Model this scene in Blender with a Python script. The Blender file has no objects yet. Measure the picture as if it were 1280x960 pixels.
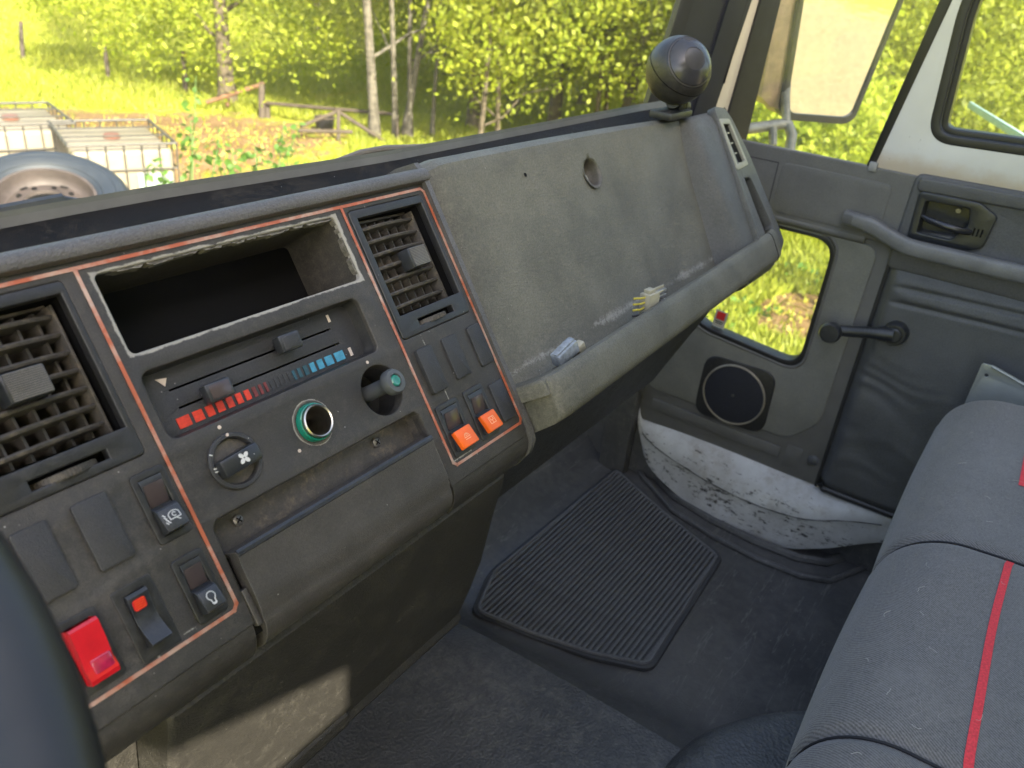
import bpy, bmesh, math, random
import numpy as np
from mathutils import Vector, Matrix

random.seed(4); RNG = np.random.default_rng(7)
S = bpy.context.scene
COL = S.collection
R = math.radians

# ------------------------------------------------------------------ camera
YAW, PITCH, ROLL, FPX = R(58.2), R(27.7), R(-6.3), 1000.0
cf = Vector((math.sin(YAW)*math.cos(PITCH), math.cos(YAW)*math.cos(PITCH), -math.sin(PITCH)))
cr0 = Vector((math.cos(YAW), -math.sin(YAW), 0)); cd0 = cf.cross(cr0)
cr = cr0*math.cos(ROLL)+cd0*math.sin(ROLL); cd = -cr0*math.sin(ROLL)+cd0*math.cos(ROLL)
EYE = Vector((0, 0, 0))            # lens; the cab floor is 0.97 m below, the yard 2.75 m below
cam_d = bpy.data.cameras.new('camera'); cam = bpy.data.objects.new('camera', cam_d); COL.objects.link(cam)
cam.matrix_world = Matrix(((cr.x, -cd.x, -cf.x, 0), (cr.y, -cd.y, -cf.y, 0), (cr.z, -cd.z, -cf.z, 0), (0, 0, 0, 1)))
cam_d.lens = 36*FPX/1280; cam_d.sensor_width = 36; cam_d.clip_start = 0.02; cam_d.clip_end = 400
cam_d.dof.use_dof = True; cam_d.dof.focus_distance = 0.66; cam_d.dof.aperture_fstop = 10.5
S.camera = cam

# ------------------------------------------------------------------ light
SUN_AZ, SUN_EL = R(25), R(36)      # light travels towards +x +y (from behind left)
W = bpy.data.worlds.new('World'); S.world = W; W.use_nodes = True
nt = W.node_tree; nt.nodes.clear()
wo = nt.nodes.new('ShaderNodeOutputWorld'); bg = nt.nodes.new('ShaderNodeBackground'); sk = nt.nodes.new('ShaderNodeTexSky')
sk.sky_type = 'NISHITA'; sk.sun_disc = False; sk.sun_elevation = SUN_EL; sk.sun_rotation = SUN_AZ+math.pi
sk.air_density = 1.0; sk.dust_density = 4.0; sk.ozone_density = 0.5
bg.inputs[1].default_value = 0.15
nt.links.new(sk.outputs[0], bg.inputs[0]); nt.links.new(bg.outputs[0], wo.inputs[0])
sun_d = bpy.data.lights.new('sun', 'SUN'); sun = bpy.data.objects.new('sun', sun_d); COL.objects.link(sun)
sun_d.energy = 5.0; sun_d.angle = R(0.4); sun_d.color = (1.0, 0.91, 0.74)
SUNV = Vector((math.cos(SUN_EL)*math.sin(SUN_AZ), math.cos(SUN_EL)*math.cos(SUN_AZ), -math.sin(SUN_EL)))
sun.rotation_euler = SUNV.to_track_quat('-Z', 'Y').to_euler(); sun.location = (-3, -3, 4)
S.view_settings.view_transform = 'Standard'; S.view_settings.look = 'None'
S.view_settings.exposure = 2.12; S.view_settings.gamma = 1.0
S.render.engine = 'CYCLES'
cy = S.cycles; cy.use_denoising = True; cy.max_bounces = 6; cy.diffuse_bounces = 4; cy.glossy_bounces = 3
cy.transmission_bounces = 4; cy.transparent_max_bounces = 8; cy.caustics_reflective = False; cy.caustics_refractive = False
cy.sample_clamp_indirect = 6

# ------------------------------------------------------------------ pixel -> place (measuring the photograph)
def ray(px, py): return cf+cr*((px-640)/FPX)+cd*((py-480)/FPX)
def on_plane(px, py, p, n):
    v = ray(px, py); return v*(Vector(p).dot(Vector(n))/v.dot(Vector(n)))
GZ = -2.75
def on_ground(px, py, z=GZ): return on_plane(px, py, (0, 0, z), (0, 0, 1))

# ------------------------------------------------------------------ materials
def new_mat(name):
    m = bpy.data.materials.new(name); m.use_nodes = True
    n = m.node_tree; b = n.nodes['Principled BSDF']; return m, n, b
def N(n, t, **kw):
    x = n.nodes.new('ShaderNode'+t)
    for k, v in kw.items(): setattr(x, k, v)
    return x
def tex_noise(n, scale, detail=3, rough=.55, coord='Object', stretch=None):
    tc = N(n, 'TexCoord'); t = N(n, 'TexNoise'); t.inputs['Scale'].default_value = scale
    t.inputs['Detail'].default_value = detail; t.inputs['Roughness'].default_value = rough
    src = tc.outputs[coord]
    if stretch:
        mp = N(n, 'Mapping'); mp.inputs['Scale'].default_value = stretch; n.links.new(src, mp.inputs[0]); src = mp.outputs[0]
    n.links.new(src, t.inputs['Vector']); return t
def ramp(n, src, stops):
    r = N(n, 'ValToRGB'); cr_ = r.color_ramp
    while len(cr_.elements) > 1: cr_.elements.remove(cr_.elements[0])
    cr_.elements[0].position = stops[0][0]; cr_.elements[0].color = col4(stops[0][1])
    for p, c in stops[1:]:
        e = cr_.elements.new(p); e.color = col4(c)
    n.links.new(src, r.inputs[0]); return r
def col4(c):
    if isinstance(c, (int, float)): return (c, c, c, 1)
    return (*c, 1) if len(c) == 3 else c
def mixc(n, fac, a, b):
    m = N(n, 'Mix', data_type='RGBA'); 
    if isinstance(fac, float): m.inputs[0].default_value = fac
    else: n.links.new(fac, m.inputs[0])
    for i, v in ((6, a), (7, b)):
        if hasattr(v, 'links'): n.links.new(v, m.inputs[i])
        else: m.inputs[i].default_value = col4(v)
    return m.outputs[2]
def mth(n, op, a, b=None, c=None):
    m = N(n, 'Math', operation=op)
    for i, v in enumerate((a, b, c)):
        if v is None: continue
        if hasattr(v, 'links'): n.links.new(v, m.inputs[i])
        else: m.inputs[i].default_value = v
    return m.outputs[0]
def bump(n, b, heights):
    prev = None
    for src, strength, dist in heights:
        bp = N(n, 'Bump'); bp.inputs['Strength'].default_value = strength; bp.inputs['Distance'].default_value = dist
        n.links.new(src, bp.inputs['Height'])
        if prev: n.links.new(prev.outputs[0], bp.inputs['Normal'])
        prev = bp
    n.links.new(prev.outputs[0], b.inputs['Normal'])

def plastic(name, c, rough=.5, grain=1400, gstr=.25, dust=.3, dustc=(.16, .145, .12), spec=.5, specks=.0, mott=.18, dscale=9, edge=0., edger=.0012):
    """moulded plastic: fine grain, mottled wear, patches of settled dust, pale specks"""
    m, n, b = new_mat(name)
    big = tex_noise(n, dscale, 6, .65); fine = tex_noise(n, 160, 4, .7); g = tex_noise(n, grain, 2, .5)
    lo = tuple(x*(1-mott) for x in c); hi = tuple(x*(1+mott) for x in c)
    base = ramp(n, tex_noise(n, dscale*2.3, 5, .6).outputs[0], [(.35, lo), (.65, hi)]).outputs[0]
    dm = ramp(n, mth(n, 'MULTIPLY', big.outputs[0], fine.outputs[0]), [(.24, 0), (.42, 1)])
    colr = mixc(n, mth(n, 'MULTIPLY', dm.outputs[0], dust), base, dustc)
    if specks:
        vo = N(n, 'TexVoronoi'); vo.inputs['Scale'].default_value = 130; tc = N(n, 'TexCoord'); n.links.new(tc.outputs['Object'], vo.inputs['Vector'])
        sp = ramp(n, vo.outputs['Distance'], [(.035, 1), (.06, 0)])
        gate = ramp(n, tex_noise(n, 33, 2).outputs[0], [(.60-.12*specks, 0), (.66-.12*specks, 1)])
        colr = mixc(n, mth(n, 'MULTIPLY', sp.outputs[0], gate.outputs[0]), colr, (.42, .41, .38))
    if edge:   # rubbed, paler arrises
        bv = N(n, 'Bevel'); bv.samples = 4; bv.inputs[0].default_value = edger; ge = N(n, 'NewGeometry')
        dt = N(n, 'VectorMath', operation='DOT_PRODUCT'); n.links.new(bv.outputs[0], dt.inputs[0]); n.links.new(ge.outputs['Normal'], dt.inputs[1])
        em = ramp(n, mth(n, 'MULTIPLY', mth(n, 'SUBTRACT', 1.0, dt.outputs['Value']), mth(n, 'MULTIPLY_ADD', fine.outputs[0], 1.6, .1)), [(.02, 0), (.16, 1)]).outputs[0]
        colr = mixc(n, mth(n, 'MULTIPLY', em, edge), colr, tuple(min(1, x*3.2+.03) for x in c))
    mg_ = ramp(n, tex_noise(n, max(500, grain*.6), 3, .8).outputs[0], [(.30, .72), (.70, 1.28)]).outputs[0]
    mm = N(n, 'Mix', data_type='RGBA', blend_type='MULTIPLY'); mm.inputs[0].default_value = 1.0; n.links.new(colr, mm.inputs[6]); n.links.new(mg_, mm.inputs[7]); colr = mm.outputs[2]
    n.links.new(colr, b.inputs['Base Color'])
    rr_ = mth(n, 'MULTIPLY_ADD', dm.outputs[0], .25, rough); n.links.new(rr_, b.inputs['Roughness'])
    b.inputs['Specular IOR Level'].default_value = spec
    bump(n, b, [(g.outputs[0], min(1, gstr*1.8), .0010), (fine.outputs[0], .25, .0008)])
    return m
def simple(name, c, rough=.5, metal=0., spec=.5, noise=.15, ns=40, coat=0., bstr=.1):
    m, n, b = new_mat(name)
    t = tex_noise(n, ns, 5, .65)
    n.links.new(ramp(n, t.outputs[0], [(.3, tuple(x*(1-noise) for x in c)), (.7, tuple(min(1, x*(1+noise)) for x in c))]).outputs[0], b.inputs['Base Color'])
    b.inputs['Roughness'].default_value = rough; b.inputs['Metallic'].default_value = metal
    b.inputs['Specular IOR Level'].default_value = spec; b.inputs['Coat Weight'].default_value = coat
    if bstr: bump(n, b, [(t.outputs[0], bstr, .001)])
    return m

M = {}
M['console'] = plastic('console_plastic', (.037, .034, .031), .48, dust=.20, specks=.5, edge=.5)
M['pad'] = plastic('dash_pad_vinyl', (.090, .086, .083), .5, grain=900, gstr=.5, dust=.12, dustc=(.22, .2, .17), mott=.1)
M['glove'] = plastic('glove_panel_vinyl', (.106, .102, .081), .50, grain=850, gstr=.45, dust=.38, dustc=(.22, .205, .16), mott=.22, specks=.35, dscale=6)
M['black'] = plastic('black_plastic', (.020, .020, .021), .38, gstr=.1, edge=.5, specks=.5, dust=.25, dustc=(.09, .085, .075))
M['blacksw'] = plastic('switch_plastic', (.022, .024, .028), .30, gstr=.08, dust=.2, dustc=(.1, .1, .1), edge=.6, edger=.0008, specks=.4)
M['blank'] = plastic('blank_cover_plastic', (.028, .028, .030), .5, gstr=.3, dust=.18, dustc=(.1, .095, .085), specks=.7, edge=.5)
M['slate'] = plastic('vent_slat_plastic', (.062, .056, .049), .55, gstr=.15, dust=.7, dustc=(.17, .14, .10), dscale=40)
M['tray'] = plastic('tray_plastic', (.056, .051, .047), .46, dust=.14, specks=.4, edge=.5)
M['knee'] = plastic('knee_panel_vinyl', (.024, .022, .018), .55, grain=700, gstr=.5, dust=.3, dustc=(.075, .068, .05), specks=.6, dscale=26, mott=.1)
M['door'] = plastic('door_plastic', (.118, .116, .110), .5, gstr=.25, dust=.2, dustc=(.17, .165, .15), mott=.08)
M['door_inset'] = plastic('door_inset_plastic', (.165, .165, .150), .5, gstr=.2, dust=.4, dustc=(.22, .21, .17), mott=.1, dscale=7)
M['vinyl'] = plastic('padded_door_vinyl', (.082, .085, .090), .42, grain=800, gstr=.35, dust=.12, dustc=(.16, .16, .16), mott=.08)
M['darkvoid'] = simple('unlit_cavity_plastic', (.0045, .0045, .005), .7, spec=.15)  # near-black: shade in holes and recesses put into the colour
M['rubber'] = simple('black_rubber', (.014, .014, .016), .42, noise=.3)
M['blanktop'] = plastic('defroster_ledge_plastic', (.011, .0095, .008), .6, dust=.25, dustc=(.10, .09, .075), specks=.5, spec=.1)
def dusty_glove():
    """glove vinyl with a chalky dust line along the trough and a few scrapes"""
    m = plastic('glove_panel_dusty', (.106, .102, .081), .50, grain=850, gstr=.45, dust=.38, dustc=(.22, .205, .16), mott=.22, specks=.35, dscale=6)
    n = m.node_tree; b = n.nodes['Principled BSDF']; old = b.inputs['Base Color'].links[0].from_socket
    tc = N(n, 'TexCoord'); sx = N(n, 'SeparateXYZ'); n.links.new(tc.outputs['Object'], sx.inputs[0])
    near = mth(n, 'MAXIMUM', mth(n, 'SUBTRACT', 1.0, mth(n, 'ABSOLUTE', mth(n, 'DIVIDE', mth(n, 'ADD', sx.outputs[1], .040), .017))), 0.0)
    v = mth(n, 'MULTIPLY', near, mth(n, 'MULTIPLY', tex_noise(n, 230, 5, .8).outputs[0], tex_noise(n, 14, 4, .6).outputs[0]))
    f = ramp(n, v, [(.20, 0), (.30, .55)]).outputs[0]
    scr = tex_noise(n, 30, 4, .7, stretch=(.5, 2.2, 1)); f2 = ramp(n, mth(n, 'MULTIPLY', scr.outputs[0], tex_noise(n, 3.2, 3, .5).outputs[0]), [(.40, 0), (.46, .5)]).outputs[0]
    c = mixc(n, f, old, (.40, .39, .35)); c = mixc(n, f2, c, (.05, .047, .04))
    big = ramp(n, tex_noise(n, 2.6, 4, .55).outputs[0], [(.30, .80), (.70, 1.20)]).outputs[0]
    mm = N(n, 'Mix', data_type='RGBA', blend_type='MULTIPLY'); mm.inputs[0].default_value = 1; n.links.new(c, mm.inputs[6]); n.links.new(big, mm.inputs[7])
    n.links.new(mm.outputs[2], b.inputs['Base Color']); return m
M['gloved'] = dusty_glove()
M['shaded_capvinyl'] = plastic('shaded_cap_vinyl', (.076, .077, .073), .5, grain=850, gstr=.45, dust=.3, dustc=(.17, .165, .14), mott=.12, specks=.3)  # glove vinyl darkened: the end cap's shade is put into the colour
M['chrome'] = simple('chrome', (.58, .54, .47), .30, 1.0, noise=.15, ns=200)
M['screw'] = simple('dark_screw_metal', (.22, .21, .20), .4, .8)
M['creamtrim'] = simple('cream_painted_steel', (.56, .50, .38), .4, noise=.06, ns=12)
M['orange'] = simple('orange_switch_plastic', (.85, .13, .012), .35, noise=.08)
M['redscale'] = simple('red_scale_print', (.62, .045, .02), .45, noise=.35, ns=220)
M['darkred'] = simple('dark_red_scale_print', (.16, .03, .03), .45, noise=.4, ns=220)
M['bluescale'] = simple('blue_scale_print', (.05, .24, .36), .45, noise=.35, ns=220)
M['darkblue'] = simple('dark_blue_scale_print', (.02, .075, .10), .45, noise=.4, ns=220)
M['print'] = simple('white_print', (.62, .62, .60), .5, noise=.1)
M['cream'] = simple('cream_mark', (.60, .50, .42), .5, noise=.15)
M['redlens'] = simple('red_lens_plastic', (.62, .012, .022), .18, spec=.7, noise=.12, ns=60, coat=.5)
M['darklens'] = simple('smoked_lens', (.06, .045, .045), .25, noise=.1)

def trim_mat():
    """red pinstripe moulding worn through to pale pink"""
    m, n, b = new_mat('red_pinstripe')
    t = tex_noise(n, 22, 6, .7); t2 = tex_noise(n, 150, 3, .6)
    f = ramp(n, mth(n, 'MULTIPLY_ADD', t2.outputs[0], .25, mth(n, 'MULTIPLY', t.outputs[0], .9)), [(.52, 0), (.68, 1)])
    n.links.new(mixc(n, f.outputs[0], (.40, .105, .05), (.44, .31, .25)), b.inputs['Base Color'])
    b.inputs['Roughness'].default_value = .45; return m
M['trim'] = trim_mat()

def green_ring():
    m, n, b = new_mat('green_translucent_ring')
    b.inputs['Base Color'].default_value = (.006, .17, .115, 1); b.inputs['Roughness'].default_value = .2
    b.inputs['Coat Weight'].default_value = .6; return m
M['green'] = green_ring()

def console_worn():
    """console plastic with a scraped pale rim round the radio slot"""
    m = plastic('console_plastic_worn', (.037, .034, .031), .48, dust=.30, specks=.9, edge=.6)
    n = m.node_tree; b = n.nodes['Principled BSDF']
    old = b.inputs['Base Color'].links[0].from_socket
    tc = N(n, 'TexCoord'); sx = N(n, 'SeparateXYZ'); n.links.new(tc.outputs['Object'], sx.inputs[0])
    def rect(cx, cy_, hx, hy, th, nz, lo, hi, sc=60):
        dx = mth(n, 'SUBTRACT', mth(n, 'ABSOLUTE', mth(n, 'SUBTRACT', sx.outputs[0], cx)), hx)
        dy = mth(n, 'SUBTRACT', mth(n, 'ABSOLUTE', mth(n, 'SUBTRACT', sx.outputs[1], cy_)), hy)
        d = mth(n, 'MAXIMUM', dx, dy)
        near = mth(n, 'SUBTRACT', 1.0, mth(n, 'DIVIDE', mth(n, 'ABSOLUTE', d), th))
        t = tex_noise(n, sc, 6, .75)
        v = mth(n, 'MULTIPLY', mth(n, 'MAXIMUM', near, 0.0), t.outputs[0])
        return ramp(n, v, [(lo, 0), (hi, 1)]).outputs[0]
    w1 = rect(.317, .1045, .0925, .0245, .0050, 0, .30, .38)
    w2 = rect(.430, .030, .012, .105, .004, 0, .44, .50, 90)
    w4 = rect(.453, -.0765, .020, .003, .004, 0, .56, .62, 150)
    w5 = rect(.178, -.0752, .012, .002, .003, 0, .44, .50, 150)
    dd = mth(n, 'SQRT', mth(n, 'ADD', mth(n, 'POWER', mth(n, 'ABSOLUTE', mth(n, 'SUBTRACT', sx.outputs[0], .3175)), 2.0), mth(n, 'POWER', mth(n, 'ABSOLUTE', sx.outputs[1]), 2.0)))
    nr = mth(n, 'MAXIMUM', mth(n, 'SUBTRACT', 1.0, mth(n, 'DIVIDE', mth(n, 'ABSOLUTE', mth(n, 'SUBTRACT', dd, .0152)), .0035)), 0.0)
    w3 = ramp(n, mth(n, 'MULTIPLY', nr, tex_noise(n, 75, 5, .7).outputs[0]), [(.40, 0), (.46, 1)]).outputs[0]
    w = mth(n, 'MAXIMUM', mth(n, 'MAXIMUM', w1, w2), mth(n, 'MAXIMUM', w3, mth(n, 'MAXIMUM', w4, w5)))
    n.links.new(mixc(n, w, old, (.30, .285, .25)), b.inputs['Base Color'])
    return m
M['console_worn'] = console_worn()

# ------------------------------------------------------------------ object helpers
def link(name, me, mat=None, parent=None, smooth=True, matrix=None):
    o = bpy.data.objects.new(name, me); COL.objects.link(o)
    if mat is not None:
        me.materials.clear(); me.materials.append(mat)
    if parent is not None: o.parent = parent
    if matrix is not None: o.matrix_local = matrix
    return o
def shade(me, ang=35):
    for p in me.polygons: p.use_smooth = True
    try: me.set_sharp_from_angle(angle=R(ang))
    except Exception: pass
def tag(o, label, cat=None, group=None, kind=None):
    if label: o['label'] = label
    if cat: o['category'] = cat
    if group: o['group'] = group
    if kind: o['kind'] = kind
    return o
def thing(name, label, cat, loc=(0, 0, 0), group=None, matrix=None):
    o = bpy.data.objects.new(name, None); COL.objects.link(o); o.empty_display_size = .05
    if matrix is not None: o.matrix_world = matrix
    else: o.location = loc
    return tag(o, label, cat, group)
def pydata(name, v, f, mat=None, parent=None, ang=35, matrix=None):
    me = bpy.data.meshes.new(name); me.from_pydata([tuple(x) for x in v], [], f); me.validate(); 
    bm = bmesh.new(); bm.from_mesh(me); bmesh.ops.recalc_face_normals(bm, faces=bm.faces); bm.to_mesh(me); bm.free()
    shade(me, ang); return link(name, me, mat, parent, matrix=matrix)

class MB:
    """collects shapes for ONE mesh object"""
    def __init__(s): s.bm = bmesh.new()
    def _add(s, tmp, mtx=None):
        if mtx is not None: bmesh.ops.transform(tmp, matrix=mtx, verts=tmp.verts)
        me = bpy.data.meshes.new('t'); tmp.to_mesh(me); tmp.free(); s.bm.from_mesh(me); bpy.data.meshes.remove(me); return s
    def box(s, x0, x1, y0, y1, z0, z1, bev=0., mtx=None, seg=2):
        t = bmesh.new(); bmesh.ops.create_cube(t, size=1)
        for v in t.verts: v.co = Vector(((x0+x1)/2+v.co.x*(x1-x0), (y0+y1)/2+v.co.y*(y1-y0), (z0+z1)/2+v.co.z*(z1-z0)))
        if bev: bmesh.ops.bevel(t, geom=list(t.edges), offset=bev, segments=seg, profile=.5, affect='EDGES')
        return s._add(t, mtx)
    def cyl(s, c, r, h, axis='z', seg=32, bev=0., r2=None, mtx=None):
        t = bmesh.new(); bmesh.ops.create_cone(t, cap_ends=True, segments=seg, radius1=r, radius2=r if r2 is None else r2, depth=h)
        if bev:
            ed = [e for e in t.edges if all(len(f.verts) == 4 for f in e.link_faces) is False]
            bmesh.ops.bevel(t, geom=ed, offset=bev, segments=2, affect='EDGES')
        rot = {'z': Matrix(), 'x': Matrix.Rotation(R(90), 4, 'Y'), 'y': Matrix.Rotation(R(-90), 4, 'X')}[axis]
        bmesh.ops.transform(t, matrix=Matrix.Translation(c) @ rot, verts=t.verts)
        return s._add(t, mtx)
    def tube(s, pts, rad, seg=10, closed=False, caps=True):
        pts = [Vector(p) for p in pts]; n_ = len(pts); t = bmesh.new(); rings = []
        rads = rad if isinstance(rad, (list, tuple)) else [rad]*n_
        up = None
        for i, p in enumerate(pts):
            a = pts[(i-1) % n_] if (closed or i > 0) else p; b = pts[(i+1) % n_] if (closed or i < n_-1) else p
            d = (b-a).normalized()
            if up is None: up = Vector((0, 0, 1)) if abs(d.z) < .9 else Vector((1, 0, 0))
            u = d.cross(up).normalized(); v = u.cross(d).normalized(); up = v
            rings.append([t.verts.new(p+(u*math.cos(k*2*math.pi/seg)+v*math.sin(k*2*math.pi/seg))*rads[i]) for k in range(seg)])
        m_ = n_ if closed else n_-1
        for i in range(m_):
            A, B = rings[i], rings[(i+1) % n_]
            for k in range(seg): t.faces.new((A[k], A[(k+1) % seg], B[(k+1) % seg], B[k]))
        if caps and not closed:
            t.faces.new(rings[0][::-1]); t.faces.new(rings[-1])
        return s._add(t)
    def lathe(s, prof, seg=40, mtx=None):
        """profile [(r, z)] spun about local z"""
        t = bmesh.new(); rings = []
        for r_, z in prof:
            rings.append([t.verts.new((r_*math.cos(k*2*math.pi/seg), r_*math.sin(k*2*math.pi/seg), z)) for k in range(seg)] if r_ > 1e-6 else [t.verts.new((0, 0, z))])
        for A, B in zip(rings, rings[1:]):
            for k in range(seg):
                k2 = (k+1) % seg
                if len(A) == 1 and len(B) == 1: continue
                if len(A) == 1: t.faces.new((A[0], B[k], B[k2]))
                elif len(B) == 1: t.faces.new((A[k], A[k2], B[0]))
                else: t.faces.new((A[k], A[k2], B[k2], B[k]))
        return s._add(t, mtx)
    def prism(s, poly, z0, z1, bev=0., mtx=None, seg=2):
        t = bmesh.new(); a = [t.verts.new((x, y, z0)) for x, y in poly]; b = [t.verts.new((x, y, z1)) for x, y in poly]
        n_ = len(poly); t.faces.new(a[::-1]); top = t.faces.new(b)
        for i in range(n_): t.faces.new((a[i], a[(i+1) % n_], b[(i+1) % n_], b[i]))
        bmesh.ops.recalc_face_normals(t, faces=t.faces)
        if bev: bmesh.ops.bevel(t, geom=list(top.edges), offset=bev, segments=seg, profile=.5, affect='EDGES')
        return s._add(t, mtx)
    def grid(s, rows):
        t = bmesh.new(); V_ = [[t.verts.new(p) for p in r_] for r_ in rows]
        for a, b in zip(V_, V_[1:]):
            for i in range(len(a)-1): t.faces.new((a[i], a[i+1], b[i+1], b[i]))
        return s._add(t)
    def build(s, name, mat, parent=None, ang=35, matrix=None, weld=0.):
        if weld: bmesh.ops.remove_doubles(s.bm, verts=s.bm.verts, dist=weld)
        bmesh.ops.recalc_face_normals(s.bm, faces=s.bm.faces)
        me = bpy.data.meshes.new(name); s.bm.to_mesh(me); s.bm.free(); shade(me, ang)
        return link(name, me, mat, parent, matrix=matrix)

def rr(x0, x1, y0, y1, r=.003, seg=5, grow=0.):
    """rounded rectangle outline"""
    x0 -= grow; x1 += grow; y0 -= grow; y1 += grow; r = max(r+grow, 1e-4); out = []
    for cx, cy_, a in ((x1-r, y1-r, 0), (x0+r, y1-r, 90), (x0+r, y0+r, 180), (x1-r, y0+r, 270)):
        for k in range(seg+1):
            t = R(a+90*k/seg); out.append((cx+r*math.cos(t), cy_+r*math.sin(t)))
    return out
def circ(cx, cy_, r, seg=40): return [(cx+r*math.cos(2*math.pi*k/seg), cy_+r*math.sin(2*math.pi*k/seg)) for k in range(seg)]
def smooth_poly(pts, r, seg=5):
    """round the corners of a polygon"""
    out = []; n_ = len(pts)
    for i in range(n_):
        p0, p1, p2 = (Vector((*pts[(i+k) % n_], 0)) for k in (-1, 0, 1))
        a = (p0-p1); b = (p2-p1); rr__ = min(r, a.length*.45, b.length*.45); A_ = p1+a.normalized()*rr__; B_ = p1+b.normalized()*rr__
        for k in range(seg+1):
            t = k/seg; q = A_*(1-t)**2+p1*2*t*(1-t)+B_*t*t; out.append((q.x, q.y))
    return out
def plate(name, outer, holes, z0, z1, bev, mat, parent=None, matrix=None, ang=40):
    """flat board with real openings (filled 2D curve turned into a mesh)"""
    cu = bpy.data.curves.new(name, 'CURVE'); cu.dimensions = '2D'; cu.fill_mode = 'BOTH'
    cu.extrude = (z1-z0)/2-bev; cu.bevel_depth = bev; cu.bevel_resolution = 2
    for pl in [outer]+list(holes):
        sp = cu.splines.new('POLY'); sp.points.add(len(pl)-1); sp.use_cyclic_u = True
        for p, q in zip(sp.points, pl): p.co = (q[0], q[1], 0, 1)
    tmp = bpy.data.objects.new('tmp', cu); COL.objects.link(tmp)
    dg = bpy.context.evaluated_depsgraph_get(); me = bpy.data.meshes.new_from_object(tmp.evaluated_get(dg))
    bpy.data.objects.remove(tmp); bpy.data.curves.remove(cu)
    me.transform(Matrix.Translation((0, 0, (z0+z1)/2))); me.name = name
    bm = bmesh.new(); bm.from_mesh(me); bmesh.ops.remove_doubles(bm, verts=bm.verts, dist=1e-6); bmesh.ops.recalc_face_normals(bm, faces=bm.faces); bm.to_mesh(me); bm.free()
    shade(me, ang); return link(name, me, mat, parent, matrix=matrix)
def well(name, outline, zt, zb, mat, parent, taper=1., matrix=None):
    """open recess: walls and bottom"""
    cx = sum(p[0] for p in outline)/len(outline); cy_ = sum(p[1] for p in outline)/len(outline); n_ = len(outline)
    v = [(x, y, zt) for x, y in outline]+[(cx+(x-cx)*taper, cy_+(y-cy_)*taper, zb) for x, y in outline]
    f = [(i, (i+1) % n_, n_+(i+1) % n_, n_+i) for i in range(n_)]+[tuple(range(n_, 2*n_))]
    me = bpy.data.meshes.new(name); me.from_pydata(v, [], f); shade(me, 30); return link(name, me, mat, parent, matrix=matrix)
def extrude_x(name, prof, x0, x1, mat, parent=None, nx=1, caps=True, ang=35):
    """profile [(y, z)] swept along local x"""
    xs = [x0+(x1-x0)*i/nx for i in range(nx+1)]; v = []; f = []; n_ = len(prof)
    for x in xs: v += [(x, y, z) for y, z in prof]
    for i in range(nx):
        for k in range(n_-1): f.append((i*n_+k, i*n_+k+1, (i+1)*n_+k+1, (i+1)*n_+k))
    if caps: f.append(tuple(range(n_))[::-1]); f.append(tuple((nx)*n_+k for k in range(n_)))
    return pydata(name, v, f, mat, parent, ang)
def stroke(name, lines, width, z, mat, parent, th=.0002, matrix=None):
    """flat printed line work: thin raised ribbons in the local xy plane"""
    mb = MB()
    for pl in lines:
        for a, b in zip(pl, pl[1:]):
            d = Vector((b[0]-a[0], b[1]-a[1], 0)); L = d.length
            if L < 1e-6: continue
            t = d.normalized(); nrm = Vector((-t.y, t.x, 0))*width/2; t = t*width*.3
            q = [Vector((*a, 0))-t+nrm, Vector((*a, 0))-t-nrm, Vector((*b, 0))+t-nrm, Vector((*b, 0))+t+nrm]
            mb.prism([(p.x, p.y) for p in q], z, z+th)
    return mb.build(name, mat, parent, matrix=matrix)
def copy_obj(o, parent, matrix=None):
    c = o.copy(); COL.objects.link(c); c.parent = parent
    if matrix is not None: c.matrix_local = matrix
    return c
# ================================================================== THE CAB (setting)
CAB = {}
FZ = -.97
def struct(o, kind='structure'): o['kind'] = kind; return o

def floor_mat():
    m, n, b = new_mat('worn_floor_rubber')
    a = tex_noise(n, 5, 7, .7); f = tex_noise(n, 60, 5, .7); g = tex_noise(n, 500, 2, .5)
    vo = N(n, 'TexVoronoi'); vo.inputs['Scale'].default_value = 300; tc = N(n, 'TexCoord'); n.links.new(tc.outputs['Object'], vo.inputs['Vector'])
    base = ramp(n, a.outputs[0], [(.3, (.058, .058, .058)), (.7, (.088, .088, .087))]).outputs[0]
    dm = ramp(n, mth(n, 'MULTIPLY', tex_noise(n, 11, 6, .7).outputs[0], f.outputs[0]), [(.20, 0), (.40, 1)])
    c = mixc(n, mth(n, 'MULTIPLY', dm.outputs[0], .45), base, (.17, .162, .148))
    v2 = N(n, 'TexVoronoi'); v2.inputs['Scale'].default_value = 70; n.links.new(tc.outputs['Object'], v2.inputs['Vector'])
    gr_ = mth(n, 'MULTIPLY', ramp(n, v2.outputs['Distance'], [(.05, 1), (.09, 0)]).outputs[0], ramp(n, tex_noise(n, 12, 3, .6).outputs[0], [(.52, 0), (.6, 1)]).outputs[0])
    c = mixc(n, mth(n, 'MULTIPLY', gr_, .6), c, (.32, .29, .24))
    sc1 = tex_noise(n, 16, 3, .5, stretch=(.25, 2.6, 1)); sl = ramp(n, mth(n, 'ABSOLUTE', mth(n, 'SUBTRACT', sc1.outputs[0], .56)), [(.002, 1), (.007, 0)]).outputs[0]
    c = mixc(n, mth(n, 'MULTIPLY', sl, .35), c, (.26, .25, .23))
    n.links.new(c, b.inputs['Base Color']); b.inputs['Specular IOR Level'].default_value = .4
    n.links.new(mth(n, 'MULTIPLY_ADD', dm.outputs[0], .25, .33), b.inputs['Roughness'])
    bump(n, b, [(vo.outputs['Distance'], .25, .001), (f.outputs[0], .3, .001)]); return m
M['floor'] = floor_mat()
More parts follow.
